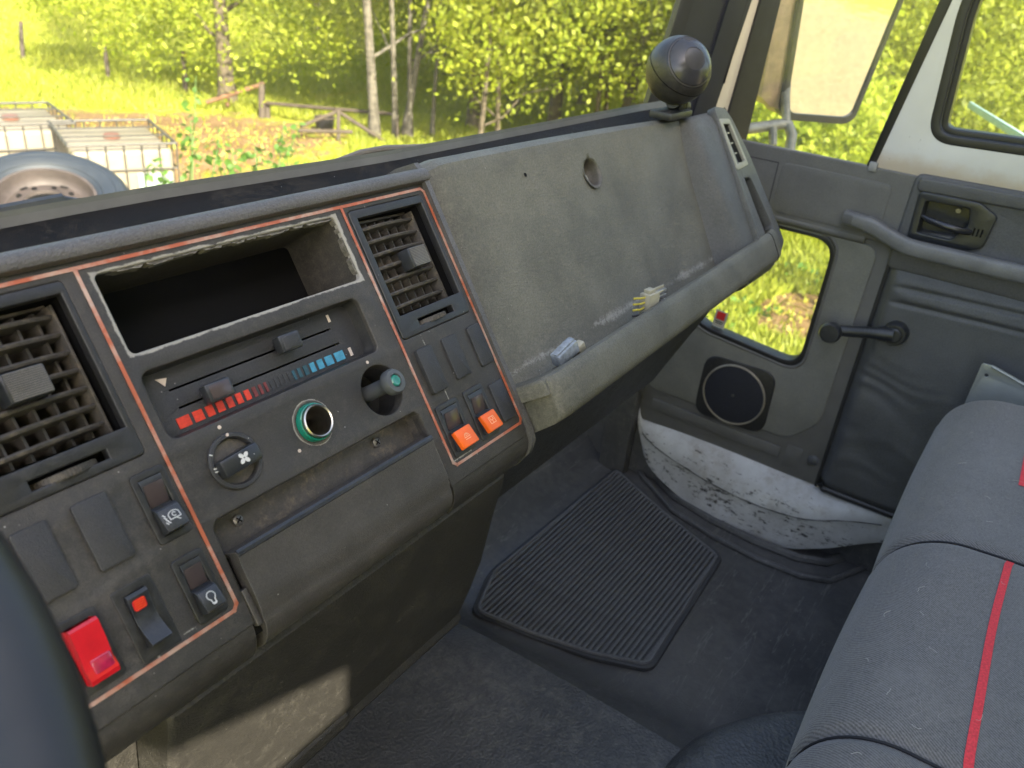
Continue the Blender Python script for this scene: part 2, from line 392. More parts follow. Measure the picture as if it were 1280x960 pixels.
def grained(name, c, sc=260, st=.9):
    m, n, b = new_mat(name)
    vo = N(n, 'TexVoronoi'); vo.inputs['Scale'].default_value = sc; tc = N(n, 'TexCoord')
    nz = tex_noise(n, 90, 3, .6); mx = N(n, 'VectorMath', operation='MULTIPLY_ADD')
    n.links.new(nz.outputs['Color'], mx.inputs[0]); mx.inputs[1].default_value = (.006, .006, .006); n.links.new(tc.outputs['Object'], mx.inputs[2])
    n.links.new(mx.outputs[0], vo.inputs['Vector'])
    base = ramp(n, tex_noise(n, 9, 6, .65).outputs[0], [(.3, tuple(x*.75 for x in c)), (.7, tuple(x*1.25 for x in c))]).outputs[0]
    dm = ramp(n, mth(n, 'MULTIPLY', tex_noise(n, 7, 6, .7).outputs[0], tex_noise(n, 90, 4, .7).outputs[0]), [(.24, 0), (.44, 1)])
    n.links.new(mixc(n, mth(n, 'MULTIPLY', dm.outputs[0], .55), base, (.19, .18, .16)), b.inputs['Base Color'])
    b.inputs['Roughness'].default_value = .42
    bump(n, b, [(vo.outputs['Distance'], st, .0012)]); return m
M['leather'] = grained('grained_tunnel_vinyl', (.066, .066, .066))
M['hump'] = grained('grained_cover_vinyl', (.072, .076, .082), 230, 1.)
M['cabin_light'] = simple('pale_cab_lining', (.55, .54, .50), .7, noise=.05, ns=5)

# floor of the footwell, toe board, tunnel
rows = []
for i in range(45):
    y = -1.0+1.95*i/44; row = []
    for k in range(60):
        x = -.80+2.30*k/59
        edge = .872+.012*math.sin(y*9)-.10*max(0, y-.45)
        t = min(1, max(0, (edge-x)/.13)); z = FZ+.075*(t*t*(3-2*t))
        tf = max(0, y-.63); z += tf*1.15
        row.append((x, y, z))
    rows.append(row)
def split_floor():
    a = MB(); a.grid([[p for p in r_ if p[0] > .735] for r_ in rows]); o = a.build('cab_floor', M['floor'], ang=60); struct(o)
    b = MB(); b.grid([[p for p in r_ if p[0] < .79] for r_ in rows]); o2 = b.build('tunnel_floor', M['leather'], ang=60); struct(o2)
    o2.location.z = .003
split_floor()

# raised rubber lip that follows the door step
lip = [on_ground(q[0], q[1], FZ) for q in ((745, 520), (775, 556), (805, 600), (840, 640), (890, 672), (945, 700), (1000, 722), (1035, 728), (1095, 705), (1160, 675), (1230, 640))]
mb = MB(); mb.tube([p+Vector((0, 0, .004)) for p in lip], .006, 8); mb.tube([p+Vector((.05, .02, .004)) for p in lip], .009, 8)
struct(mb.build('floor_edge_lip', M['floor']))

# door step / sill: white painted, scuffed
def sill_mat():
    m, n, b = new_mat('scuffed_white_paint')
    a = tex_noise(n, 9, 8, .72, stretch=(1, 1, 1.6)); s_ = tex_noise(n, 120, 6, .8, stretch=(1, .40, 1.3)); f = tex_noise(n, 260, 3, .6)
    base = ramp(n, tex_noise(n, 14, 6, .6).outputs[0], [(.3, (.42, .42, .41)), (.7, (.60, .61, .61))]).outputs[0]
    dirt = ramp(n, mth(n, 'MULTIPLY', a.outputs[0], tex_noise(n, 40, 5, .7).outputs[0]), [(.25, 0), (.40, 1)]).outputs[0]
    c = mixc(n, mth(n, 'MULTIPLY', dirt, .55), base, (.30, .26, .21))
    tc = N(n, 'TexCoord'); sx = N(n, 'SeparateXYZ'); n.links.new(tc.outputs['Object'], sx.inputs[0])
    low = mth(n, 'SUBTRACT', 1.0, mth(n, 'ABSOLUTE', mth(n, 'DIVIDE', mth(n, 'ADD', sx.outputs[2], .915), .075)))
    chips = ramp(n, mth(n, 'ADD', mth(n, 'MULTIPLY', mth(n, 'MAXIMUM', low, 0.), .10), mth(n, 'MULTIPLY_ADD', a.outputs[0], .25, s_.outputs[0])), [(.755, 0), (.785, 1)]).outputs[0]
    c = mixc(n, chips, c, (.025, .022, .02))
    n.links.new(c, b.inputs['Base Color']); b.inputs['Roughness'].default_value = .42
    bump(n, b, [(chips, -.3, .001), (f.outputs[0], .1, .0005)]); return m
M['sill'] = sill_mat()
XD = 1.42
top = [(.560, -.765), (.545, -.83), (.50, -.822), (.37, -.82), (.26, -.822), (.174, -.826), (.10, -.818), (.03, -.815), (-.06, -.81)]
mid = [(.560, -.79, 1.42), (.548, -.845, 1.415), (.50, -.875, 1.405), (.38, -.890, 1.385), (.27, -.894, 1.378), (.174, -.885, 1.383), (.10, -.862, 1.400), (.03, -.845, 1.412), (-.06, -.835, 1.42)]
bot = [(.557, -.80, 1.425), (.545, -.865, 1.42), (.505, -.935, 1.408), (.40, -.967, 1.385), (.31, -.975, 1.372), (.20, -.975, 1.385), (.12, -.945, 1.400), (.04, -.895, 1.412), (-.06, -.855, 1.425)]
def spl(P, n_):
    P = [Vector(p) for p in P]; out = []
    for i in range(len(P)-1):
        p0, p1, p2, p3 = P[max(i-1, 0)], P[i], P[i+1], P[min(i+2, len(P)-1)]
        for k in range(n_):
            t = k/n_; out.append(.5*((2*p1)+(p2-p0)*t+(2*p0-5*p1+4*p2-p3)*t*t+(3*p1-p0-3*p2+p3)*t**3))
    return out+[P[-1]]
T_ = spl([(1.425, a, b) for a, b in top], 6); Mi = spl([(c, a, b) for a, b, c in mid], 6); Bo = spl([(c, a, b) for a, b, c in bot], 6)
rowsS = [[p+Vector((.02, 0, .005)) for p in T_], T_, [t.lerp(m_, .5)+Vector((-.004, 0, 0)) for t, m_ in zip(T_, Mi)], Mi, [m_+Vector((.001, 0, -.003)) for m_ in Mi],
         [m_.lerp(b_, .5)+Vector((-.004, 0, 0)) for m_, b_ in zip(Mi, Bo)], [b_+Vector((-.001, 0, .006)) for b_ in Bo], [b_+Vector((.03, 0, -.006)) for b_ in Bo]]
mb = MB(); mb.grid(rowsS); o = mb.build('door_sill', M['sill'], ang=50)
mb = MB(); mb.tube([p+Vector((-.0006, 0, -.001)) for p in Mi[8:42]], [.0004+.0008*abs(math.sin(i*.9)) for i in range(len(Mi[8:42]))], 5); mb.build('crease_line', M['rubber'], o)
tag(o, 'scuffed white painted door sill curving round the footwell below the door', 'sill')

# ribbed rubber mat
mat_px = [(770, 583), (835, 640), (905, 695), (815, 838), (740, 822), (660, 795), (588, 765), (610, 715)]
mp = [on_ground(a, b, FZ+.008) for a, b in mat_px]
root = thing('rubber_mat', 'black ribbed rubber foot mat lying on the passenger footwell floor', 'floor mat', (mp[0].x, mp[0].y, FZ))
def loc_(p): return (p.x-mp[0].x, p.y-mp[0].y)
poly = [loc_(p) for p in mp]
M['matrub'] = plastic('mat_rubber', (.120, .122, .122), .45, grain=500, gstr=.3, dust=.4, dustc=(.12, .115, .10), mott=.15, dscale=8)
M['matbase'] = plastic('mat_base_rubber', (.040, .042, .045), .5, grain=500, gstr=.3, dust=.3, dustc=(.10, .095, .085))
mb = MB(); mb.prism(smooth_poly(poly, .02), .001, .008, .002); mb.build('mat_base', M['matbase'], root)
cx = sum(p[0] for p in poly)/8; cy_ = sum(p[1] for p in poly)/8
inn = [(cx+(x-cx)*.955, cy_+(y-cy_)*.94) for x, y in poly]
mb = MB(); P3 = [(x, y, .0095) for x, y in smooth_poly(inn, .015)]; mb.tube(P3, .0035, 6, closed=True); mb.build('mat_border', M['matrub'], root)
def clip_y(poly_, y):
    xs = []
    for (x0, y0), (x1, y1) in zip(poly_, poly_[1:]+poly_[:1]):
        if (y0-y)*(y1-y) < 0: xs.append(x0+(x1-x0)*(y-y0)/(y1-y0))
    return (min(xs), max(xs)) if len(xs) >= 2 else None
y0_ = min(p[1] for p in inn); y1_ = max(p[1] for p in inn); k = y0_+.006
rib0 = None
while k < y1_-.004:
    c_ = clip_y(inn, k)
    if c_ and c_[1]-c_[0] > .02:
        L_ = c_[1]-c_[0]-.006
        if rib0 is None:
            m0 = MB(); m0.box(-.5, .5, -.0022, .0022, 0, .0040, 0.); rib0 = m0.build('rib', M['matrub'], root); r_ = rib0
        else: r_ = copy_obj(rib0, root)
        r_.location = ((c_[0]+c_[1])/2, k, .0078); r_.scale = (L_, 1, 1)
    k += .0090

# cab shell: added unseen rear wall and roof strip blocking the sun, firewall, sides
def to_wall(px, py):
    p = on_plane(px, py, (0, .300, -.387), (0, 1, .135)); q = p-SUNV*((p.y+1.0)/SUNV.y); return (q.x, q.z)
hole = [to_wall(430, 815), to_wall(437, 888), to_wall(330, 985), to_wall(60, 1250), to_wall(40, 985), to_wall(130, 952)]   # (x, z) of an added gap, shaped to throw the knee panel's sun patch
print('hole', hole)
struct(plate('sun_block_rear_wall', [(-.85, FZ-.05), (1.46, FZ-.05), (1.46, .74), (-.85, .74)], [hole], 0, .03, .001, M['cabin_light'], matrix=Matrix(((1, 0, 0, 0), (0, 0, -1, -1.0), (0, 1, 0, 0), (0, 0, 0, 1)))))  # unseen wall added to hold back the sun except through its gap
mb = MB(); mb.box(-.85, 1.46, -1.03, -.36, .742, .78); struct(mb.build('sun_block_roof', M['cabin_light']))  # unseen strip added to keep the sun off the cab interior
mb = MB(); mb.box(-.80, 1.42, .92, .95, -1.1, -.46); struct(mb.build('firewall', M['darkvoid']))
mb = MB(); mb.box(1.425, 1.46, .48, .95, -1.1, -.60); mb.box(1.395, 1.428, .555, .62, -1.0, -.45, .008); struct(mb.build('footwell_side', M['floor']))
mb = MB(); mb.box(1.432, 1.46, -1.0, .478, -1.1, -.832); struct(mb.build('door_step_side', M['floor']))

# engine hump cover in front of the seat
hum = []
def hump(u_, v_):
    pass
mb = MB(); mb.prism(smooth_poly([(.45, .135), (.60, .150), (.72, .135), (.80, .085), (.870, .015), (.885, -.12), (.40, -.12), (.40, .06)], .05), FZ-.02, -.790, .040, seg=6)
o = mb.build('engine_cover', M['hump'], ang=80); tag(o, 'grained grey vinyl engine cover corner in front of the bench seat', 'engine cover')
# ================================================================== DASHBOARD
# local frame: x along the dash, y up the sloping face (leans 35 degrees back), z out towards the seats
TL = R(35); U = Vector((0, math.sin(TL), math.cos(TL))); NO = Vector((0, -math.cos(TL), math.sin(TL)))
P0 = ray(392, 528).normalized()*.55
DM = Matrix(((1, U.x, NO.x, 0), (0, U.y, NO.y, P0.y), (0, U.z, NO.z, P0.z), (0, 0, 0, 1)))
def dl(px, py, w=0.):
    p = on_plane(px, py, P0+NO*w, NO); return (p.x, (p-P0).dot(U))
def dw(y, z):   # world (y, z) to dash-local (u, w)
    d = Vector((0, y-P0.y, z-P0.z)); return (d.dot(U), d.dot(NO))
dash = thing('dashboard', 'worn black and grey truck dashboard with empty radio slot and glove panel', 'dashboard', matrix=DM)
XL, XR = -.30, .514
# ---- console face with openings
B = .0012
holes = []
VL = (.1245, .2075); VR = (.4225, .5065)
for a, b in (VL, VR): holes.append(rr(a, b, .026, .130, .003, grow=B))
holes.append(rr(.225, .409, .080, .129, .004, grow=B))
holes.append(rr(.224, .397, .0265, .0685, .006, grow=B))
holes.append(circ(.3175, 0, .0140)); holes.append(circ(.384, -.0010, .0200)); holes.append(circ(.2545, .0002, .0178))
sw_small = [(.1945, .2105, -.0215, .0145), (.1945, .2095, -.0715, -.0375), (.4255, .4470, -.0715, -.034), (.4600, .4800, -.0715, -.034)]
for a, b, c, d in sw_small: holes.append(rr(a, b, c, d, .001, grow=B))
holes.append(rr(.162, .1755, -.069, -.0375, .001, grow=B)); holes.append(rr(.1285, .1455, -.069, -.0375, .001, grow=B))
outer = [(XL, -.090), (.221, -.090), (.223, -.029), (.2275, -.0250), (.4035, -.0250), (.408, -.029), (.409, -.090), (XR-.006, -.090), (XR, -.084), (XR, .138), (XL, .138)]
plate('console_face', outer, holes, -.010, 0, B, M['console_worn'], dash)
# lower rolls of the console either side of the pen tray
def roll(w0=0.): 
    out = []
    for k in range(13):
        a = R(90*k/12); out.append((-.0885-.026*math.sin(a), w0-.030+.030*math.cos(a)))
    return out+[(-.1145, -.10), (-.09, -.10)]
extrude_x('console_roll', roll(-.0012), XL, .2205, M['console'], dash); extrude_x('console_roll', roll(-.0012), .4095, XR-.0015, M['console'], dash)
# right flank of the console
fl = [(-.1145, -.10), (-.1145, -.03)]+roll()[3:0:-1]+[(-.088, .0), (.150, .0), (.158, -.006), (.160, -.02), (.165, -.10)]
extrude_x('console_flank', [(-.118, -.10), (-.116, -.028), (-.108, -.008), (-.098, .0015), (-.086, .0035), (.146, .0050), (.156, .001), (.160, -.02), (.16, -.10)], XR-.001, XR+.0045, M['pad'], dash)
# ---- padded top
pad = [(.1385, -.02), (.1385, .0035), (.1395, .0065), (.1415, .0078), (.1445, .0080), (.1475, .0068), (.1500, .0038), (.1515, -.001), (.1525, -.010), (.1530, -.026), (.153, -.06), (.13, -.06)]
extrude_x('top_pad', pad, XL, XR+.005, M['pad'], dash, nx=6)
# ---- pinstripe moulding
mb = MB()
def strip(pts, w_=.0022, h=.0007):
    for (x0, y0), (x1, y1) in zip(pts, pts[1:]):
        d = Vector((x1-x0, y1-y0, 0)); t = d.normalized()*w_*.45; nn_ = Vector((-d.y, d.x, 0)).normalized()*w_/2
        q = [(x0-t.x+nn_.x, y0-t.y+nn_.y), (x0-t.x-nn_.x, y0-t.y-nn_.y), (x1+t.x-nn_.x, y1+t.y-nn_.y), (x1+t.x+nn_.x, y1+t.y+nn_.y)]
        mb.prism(q, .0002, h)
strip([(XL, .1345), (.5085, .1345), (.5115, .1315), (.5115, -.0755), (.5085, -.0785), (.4215, -.0785), (.4185, -.0755), (.4185, .1333)])
strip([(.2165, .1333), (.2165, -.0745), (.2135, -.0775), (XL, -.0775)])
mb.build('pinstripe', M['trim'], dash)

# ---- radio slot
rad = rr(.225, .409, .080, .129, .004)
def radio_mat():
    return plastic('slot_wall_plastic', (.050, .046, .038), .65, spec=.2, dust=.3, dustc=(.16, .14, .11), mott=.15)
M['slot'] = radio_mat()
v = []; f = []
n_ = len(rad)
well('radio_slot', rad, -.004, -.105, M['slot'], dash, taper=.93)
mb = MB(); mb.box(.224, .408, .0805, .1292, -.103, -.060, .0); mb.build('slot_shade_block', M['darkvoid'], dash)  # near-black block stands in for the shade deep in the slot
# broken edge of the slot: torn plastic flakes
mb = MB(); rnd = random.Random(3)
for i in range(46):
    x = .232+.17*rnd.random(); L_ = .004+.012*rnd.random(); w_ = .0006+.0016*rnd.random()
    mb.prism([(x, .1292), (x+L_, .1292), (x+L_*.8, .1292-w_), (x+L_*.2, .1292-w_*rnd.uniform(.5, 1.3))], -.006-.004*rnd.random(), -.0015)
for i in range(14):
    y = .084+.042*rnd.random(); L_ = .004+.008*rnd.random(); w_ = .0006+.0018*rnd.random()
    mb.prism([(.4092, y), (.4092, y+L_), (.4092-w_, y+L_*.8), (.4092-w_*.6, y+L_*.2)], -.006, -.0012)
mb.build('torn_edge', simple('torn_plastic', (.15, .138, .115), .6, noise=.5, ns=300), dash)['kind'] = 'stuff'

# ---- heater slider panel
sl = rr(.224, .397, .0265, .0685, .006)
hp = [(x, y) for x, y in sl]
HB = -.013
cxs, cys = .3105, .0475
fl_ = [(cxs+(x-cxs)*.975, cys+(y-cys)*.93) for x, y in hp]
def ring_wall(name, A_, B_, za, zb, mat, parent):
    n__ = len(A_); v = [(x, y, za) for x, y in A_]+[(x, y, zb) for x, y in B_]
    return pydata(name, v, [(i, (i+1) % n__, n__+(i+1) % n__, n__+i) for i in range(n__)], mat, parent)
ring_wall('heater_bezel', hp, fl_, -.004, HB, M['black'], dash)
plate('heater_plate', fl_, [rr(.2425, .374, .0535, .0552, .0004), rr(.2435, .376, .0417, .0434, .0004)], HB-.002, HB, .0001, M['blank'], dash)
mb = MB(); mb.box(.238, .380, .037, .060, HB-.012, HB-.010); mb.build('slider_channel', M['darkvoid'], dash)
# scale marks: red to blue
xs = .2385; widths = [(.0085, 'redscale'), (.0065, 'redscale'), (.0050, 'redscale'), (.0050, 'redscale'), (.0045, 'redscale'), (.0042, 'redscale'), (.0038, 'redscale'),
      (.0026, 'darkred'), (.0020, 'darkred'), (.0018, 'darkred'), (.0016, 'black'), (.0012, 'black'), (.0012, 'black'), (.0012, 'black'), (.0016, 'black'), (.0020, 'darkblue'), (.0026, 'darkblue'), (.0034, 'darkblue'),
      (.0040, 'bluescale'), (.0050, 'bluescale'), (.0066, 'bluescale'), (.0084, 'bluescale')]
tot = sum(w_ for w_, c in widths); gap = (.1365-tot)/(len(widths)-1); mk0 = None
for w_, c in widths:
    y0__ = .0300 if 'red' in c or 'dark' in c else .0295
    mb = MB(); mb.box(xs, xs+w_, .0305, .0372, HB, HB+.0006, 0.); mb.build('scale_mark', M[c], dash); xs += w_+gap
mb = MB(); mb.prism([(.2375, .0632), (.2445, .0620), (.2415, .0575)], HB, HB+.0005); mb.build('position_mark', M['cream'], dash)
mb = MB(); mb.box(.3745, .3765, .0590, .0645, HB, HB+.0006); mb.build('position_mark', M['cream'], dash)
mb = MB(); mb.box(.3805, .3830, .0305, .0368, HB, HB+.0006); mb.build('position_mark', M['cream'], dash)
for (cx_, cy__, hw) in ((.3290, .0555, .0088), (.2665, .0432, .0092)):
    mb = MB(); mb.box(cx_-hw, cx_+hw, cy__-.0058, cy__+.0062, HB+.004, HB+.0125, .0016); mb.box(cx_-.004, cx_+.004, cy__-.0025, cy__+.0025, HB-.003, HB+.006)
    k_ = mb.build('slider_knob', M['blacksw'], dash)
    mb = MB(); mb.box(cx_-hw*.75, cx_+hw*.8, cy__-.0042, cy__+.0046, HB+.0123, HB+.0129, .0003); mb.build('knob_cap', M['darklens'] if cx_ < .3 else M['blank'], k_)

# ---- fan dial
fan = MB(); fan.lathe([(.0176, -.004), (.0176, .0012), (.0170, .0020), (.0150, .0020), (.0142, .0008), (.0138, -.001)], 48, Matrix.Translation((.2545, .0002, 0)))
dial = fan.build('fan_dial', M['blank'], dash)
mb = MB(); mb.lathe([(.0140, -.002), (0, -.002)], 40, Matrix.Translation((.2545, .0002, 0))); mb.build('dial_floor', M['slate'], dial)
rot = Matrix.Translation((.2545, -.0005, 0)) @ Matrix.Rotation(R(4), 4, 'Z')
mb = MB(); mb.box(-.0140, .0140, -.0056, .0056, -.002, .0085, .0018, rot); mb.build('dial_grip', M['blacksw'], dial)
lines = []
for q in range(4):   # four-bladed fan symbol
    a0 = R(45+90*q); pts = []
    for k in range(12):
        t = k/11; rr2 = .0026*math.sin(math.pi*t)**.7; a = a0+.75*(t-.5)*1.6
        pts.append((.2575+rr2*math.cos(a)+.0, .0002+rr2*math.sin(a)))
    lines.append(pts)
mb = MB()
for q in range(4):
    a = R(40+90*q); c_ = (.2560+.0023*math.cos(a), .0000+.0023*math.sin(a))
    e = [(c_[0]+.0019*math.cos(t)*math.cos(a)-.0013*math.sin(t)*math.sin(a), c_[1]+.0019*math.cos(t)*math.sin(a)+.0013*math.sin(t)*math.cos(a)) for t in [2*math.pi*k/14 for k in range(14)]]
    mb.prism(e, .0085, .0087)
mb.build('fan_symbol', M['print'], dial)
mb = MB(); mb.prism(circ(.2560, .0165, .0010, 14), .0021, .0023); mb.build('dial_mark', M['cream'], dial)
stroke('dial_mark', [[(.2415, .0090), (.2400, .0100)]], .0007, .0021, M['print'], dial)
stroke('dial_mark', [[(.2388, .0012), (.2405, .0010)], [(.2388, -.0008), (.2405, -.0010)]], .0007, .0021, M['print'], dial)
for p in ((.2545, .0225), (.3812, .0218), (.2985, -.0125)):
    mb = MB(); mb.prism(circ(p[0], p[1], .0012, 14), .0001, .0004); mb.build('index_dot', M['cream'], dash)

# ---- cigar lighter socket: green ring, chrome barrel
Lc = Matrix.Translation((.3175, 0, 0))
mb = MB(); mb.lathe([(.0150, -.001), (.0152, .0004), (.0146, .0007), (.0136, .0004), (.0135, -.004)], 48, Lc); so = mb.build('lighter_socket', M['slate'], dash)
mb = MB(); mb.lathe([(.0134, -.006), (.0134, .0022), (.0126, .0040), (.0118, .0044), (.0108, .0030), (.0108, -.006)], 48, Lc); mb.build('green_ring', M['green'], so)
mb = MB(); mb.lathe([(.0115, .0030), (.0113, .0064), (.0106, .0072), (.0099, .0066), (.0096, .0040), (.0096, -.034), (0, -.034)], 48, Lc); mb.build('chrome_barrel', M['chrome'], so)
mb = MB(); mb.box(.3125, .3225, -.0012, .0012, -.035, -.018); mb.box(.3160, .3180, -.0060, .0060, -.035, -.016); mb.build('contact', M['black'], so)
# ---- pull knob with green gem in round hole
Kc = Matrix.Translation((.384, -.0015, 0))
mb = MB(); mb.lathe([(.0200, -.0008), (.0196, -.030), (0, -.030)], 40, Kc); hol = mb.build('pull_knob', M['black'], dash)
tilt = Matrix.Translation((.3800, -.0010, -.028)) @ Matrix.Rotation(R(-4), 4, 'X') @ Matrix.Rotation(R(3), 4, 'Y')
mb = MB(); mb.lathe([(.0090, 0), (.0088, .006), (.0060, .010), (.0056, .034), (.0072, .038), (.0092, .0405), (.0096, .0450), (.0084, .0475), (.0052, .0480), (.0044, .0465)], 36, tilt); mb.build('knob_stem', simple('grey_knob_plastic', (.075, .08, .085), .4), hol)
mb = MB(); mb.lathe([(.0046, .0470), (.0036, .0480), (0, .0484)], 8, tilt); mb.build('green_gem', M['green'], hol)

# ---- air vents
def vent(x0, x1, y0, y1, lab, kx):
    fr = plate('air_vent', rr(x0, x1, y0, y1, .003, grow=-.0008), [rr(x0+.006, x1-.003, y0+.017, y1-.006, .001), rr(x0+.022, x1-.018, y0+.0045, y0+.0115, .0005)], -.006, .0010, .0008, M['black'], dash)
    fr['label'] = lab
    ox0, ox1, oy0, oy1 = x0+.006, x1-.003, y0+.017, y1-.006
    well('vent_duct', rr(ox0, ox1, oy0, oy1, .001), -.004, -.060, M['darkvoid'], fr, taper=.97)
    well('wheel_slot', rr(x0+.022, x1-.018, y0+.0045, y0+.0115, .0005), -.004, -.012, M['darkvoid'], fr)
    mb = MB(); mb.cyl((.5*(x0+x1)+.002, y0+.0065, -.014), .018, .0042, 'y', 60, .0008)
    for k in range(60):
        a = 2*math.pi*k/60; mb.box(-.0003, .0003, -.0018, .0018, .0176, .0184, 0., Matrix.Translation((.5*(x0+x1)+.002, y0+.0065, -.014)) @ Matrix.Rotation(a, 4, 'Y'))
    mb.build('thumb_wheel', M['slate'], fr)
    # grille barrel, swung so its right side lies deeper
    gw = ox1-ox0-.006; gh = oy1-oy0-.006
    G = Matrix.Translation((ox0+.002, (oy0+oy1)/2-.001, -.0035)) @ Matrix.Rotation(R(7), 4, 'Y')
    ns = 7; sl0 = None
    for i in range(ns):
        y = -gh/2+gh*(i+.55)/ns
        if sl0 is None:
            rows_ = []
            for j in range(9):
                t = j/8; x = gw*t; zf = .0*math.sin(math.pi*t)
                bow = -.0035*(2*t-1)**2+.0035
                rows_.append([(x, -.0009, -.011), (x, -.0013, bow-.001), (x, 0, bow), (x, .0013, bow-.001), (x, .0009, -.011), (x, -.0009, -.011)])
            mb = MB(); mb.grid(rows_); sl0 = mb.build('slat', M['slate'], fr); s_ = sl0
        else: s_ = copy_obj(sl0, fr)
        s_.matrix_local = G @ Matrix.Translation((0, y, 0)) @ Matrix.Rotation(R(-8), 4, 'X')
    v0 = None
    for i in range(6):
        x = gw*(i+.5)/6
        if v0 is None: mb = MB(); mb.box(-.0008, .0008, -gh/2, gh/2, -.024, -.0060); v0 = mb.build('vane', M['slate'], fr); s_ = v0
        else: s_ = copy_obj(v0, fr)
        s_.matrix_local = G @ Matrix.Translation((x, 0, 0)) @ Matrix.Rotation(R(6), 4, 'Y')
    mb = MB(); mb.box(gw, gw+.0018, -gh/2-.001, gh/2+.001, -.024, .001, .0004, G); mb.box(-.001, .0006, -gh/2-.001, gh/2+.001, -.024, .001, .0004, G)
    mb.box(-.001, gw+.0018, -gh/2-.003, -gh/2-.001, -.024, .0, .0004, G); mb.box(-.001, gw+.0018, gh/2+.001, gh/2+.003, -.024, -.006, .0004, G); mb.build('grille_frame', M['slate'], fr)
    KK = G @ Matrix.Translation((gw*kx, .0, .007))
    mb = MB(); mb.box(-.0118, .0118, -.0082, .0082, -.006, .0065, .0016, KK); kb = mb.build('vent_knob', M['blacksw'], fr)
    mb = MB()
    for i in range(13): mb.box(-.0104, .0104, -.0072+.00115*i, -.0072+.00115*i+.00062, .0063, .0072, 0., KK)
    mb.build('knob_ribs', plastic('knob_rib_plastic', (.17, .155, .135), .5, dust=.4, dustc=(.2, .17, .13)) if 'knob_rib_plastic' not in bpy.data.materials else bpy.data.materials['knob_rib_plastic'], fr)
vent(VL[0], VL[1], .026, .130, 'air vent nearest the steering wheel', .48)
vent(VR[0], VR[1], .026, .130, 'air vent beside the glove panel, its grille swung left', .58)

# ---- blank covers and rockers
def blank(x0, x1, y0, y1, h=.0022):
    mb = MB(); mb.prism(rr(x0, x1, y0, y1, .0018, 4), -.001, h, .0009); return mb.build('blank_cover', M['blank'], dash)
for q in ((.1285, .1465, -.022, .016), (.1590, .1785, -.0215, .0165), (.0930, .1110, -.022, .016), (.4590, .4770, -.0205, .0145), (.4920, .5090, -.0205, .0145), (.4895, .5070, -.0705, -.0365)):
    blank(*q)
blank(.4270, .4445, -.0215, .0150, .0040)
def rocker(x0, x1, y0, y1, cap_mat, icon, lensmat, tilt_top=False):
    cx_ = (x0+x1)/2; H_ = y1-y0
    mb = MB(); o_ = rr(x0-.0018, x1+.0018, y0-.0022, y1+.0022, .002, 4)
    fr = plate('rocker_switch', o_, [rr(x0+.0008, x1-.0008, y0+.0008, y1-.0008, .0006)], -.001, .0014, .0005, M['black'], dash)
    well('switch_well', rr(x0+.0008, x1-.0008, y0+.0008, y1-.0008, .0006), 0, -.010, M['darkvoid'], fr)
    ym = y0+H_*.46
    # upper half sunk, lower half standing proud
    pr = [(y1-.0015, .0015), (y1-.004, .0022), (ym+.001, -.0010), (ym, .0038), (ym-.0012, .0052), (y0+.0045, .0085), (y0+.0028, .0082), (y0+.0012, .0), (y0+.0012, -.006), (y1-.0015, -.006)]
    bd = extrude_x('rocker', pr, x0+.0014, x1-.0014, M['blacksw'], fr)
    mb = MB(); T2 = Matrix.Translation((cx_, (ym+y1)/2-.0008, .0009)) @ Matrix.Rotation(R(14), 4, 'X')
    mb.box(-(x1-x0)*.36, (x1-x0)*.36, -H_*.20, H_*.17, 0, .0006, .0002, T2); mb.build('lens', lensmat, fr)
    yc = (y0+ym)/2+.0012
    T3 = Matrix.Translation((cx_, yc, .0069)) @ Matrix.Rotation(R(-15), 4, 'X')
    if cap_mat is not None:
        mb = MB(); mb.box(-(x1-x0)/2+.0010, (x1-x0)/2-.0010, -H_*.22, H_*.20, -.0035, .0012, .0012, T3); mb.build('switch_cap', cap_mat, fr)
        z_ = .0012
    else: z_ = .0006
    if cap_mat is None:
        mb = MB(); mb.box(-(x1-x0)/2+.0016, (x1-x0)/2-.0016, -H_*.19, H_*.17, -.0030, .0005, .0008, T3); mb.build('switch_cap', M['blacksw'], fr)
    im = M['print'] if cap_mat is None else simple('worn_orange_print', (.9, .42, .22), .5) if 'worn_orange_print' not in bpy.data.materials else bpy.data.materials['worn_orange_print']
    stroke('icon', icon, .00055, z_, im, fr, .00015, matrix=T3)
    return fr
def arc(cx_, cy__, r, a0, a1, n__=12, sx=1., sy=1.): return [(cx_+sx*r*math.cos(R(a0+(a1-a0)*k/n__)), cy__+sy*r*math.sin(R(a0+(a1-a0)*k/n__))) for k in range(n__+1)]
bulb = [arc(0, .0012, .0025, -60, 240), [(.00125, -.0010), (.0010, -.0028)], [(-.00125, -.0010), (-.0010, -.0028)], [(-.0013, -.0032), (.0013, -.0032)], [(-.0008, -.0038), (.0008, -.0038)]]
wash = [arc(.001, .0010, .0030, 20, 200, 12, 1.1, .8)+[(-.0022, -.0010), (.0042, -.0010), arc(.001, .0010, .0030, 20, 200, 12, 1.1, .8)[0]], arc(.0012, .0012, .0011, 30, 300), [(.0012, -.0010), (.0030, -.0028)],
        [(-.0050, .0030), (-.0040, .0018)], [(-.0050, .0015), (-.0040, .0003)], [(-.0046, .0), (-.0036, -.0012)], [(-.0040, -.0014), (-.0030, -.0026)], [(-.0052, -.0016), (-.0044, -.0028)]]
axle = [[(-.0032, .0028), (.0032, .0028), (.0032, -.0028), (-.0032, -.0028), (-.0032, .0028)], [(-.0016, .0028), (-.0016, 0), (.0016, 0), (.0016, .0028)], [(0, 0), (0, -.0028)]]
beacon = [arc(0, -.0005, .0026, 0, 180), [(-.0034, -.0010), (.0034, -.0010)], arc(0, .0010, .0010, 0, 360, 8), [(-.0030, -.0026), (.0030, -.0026)]]
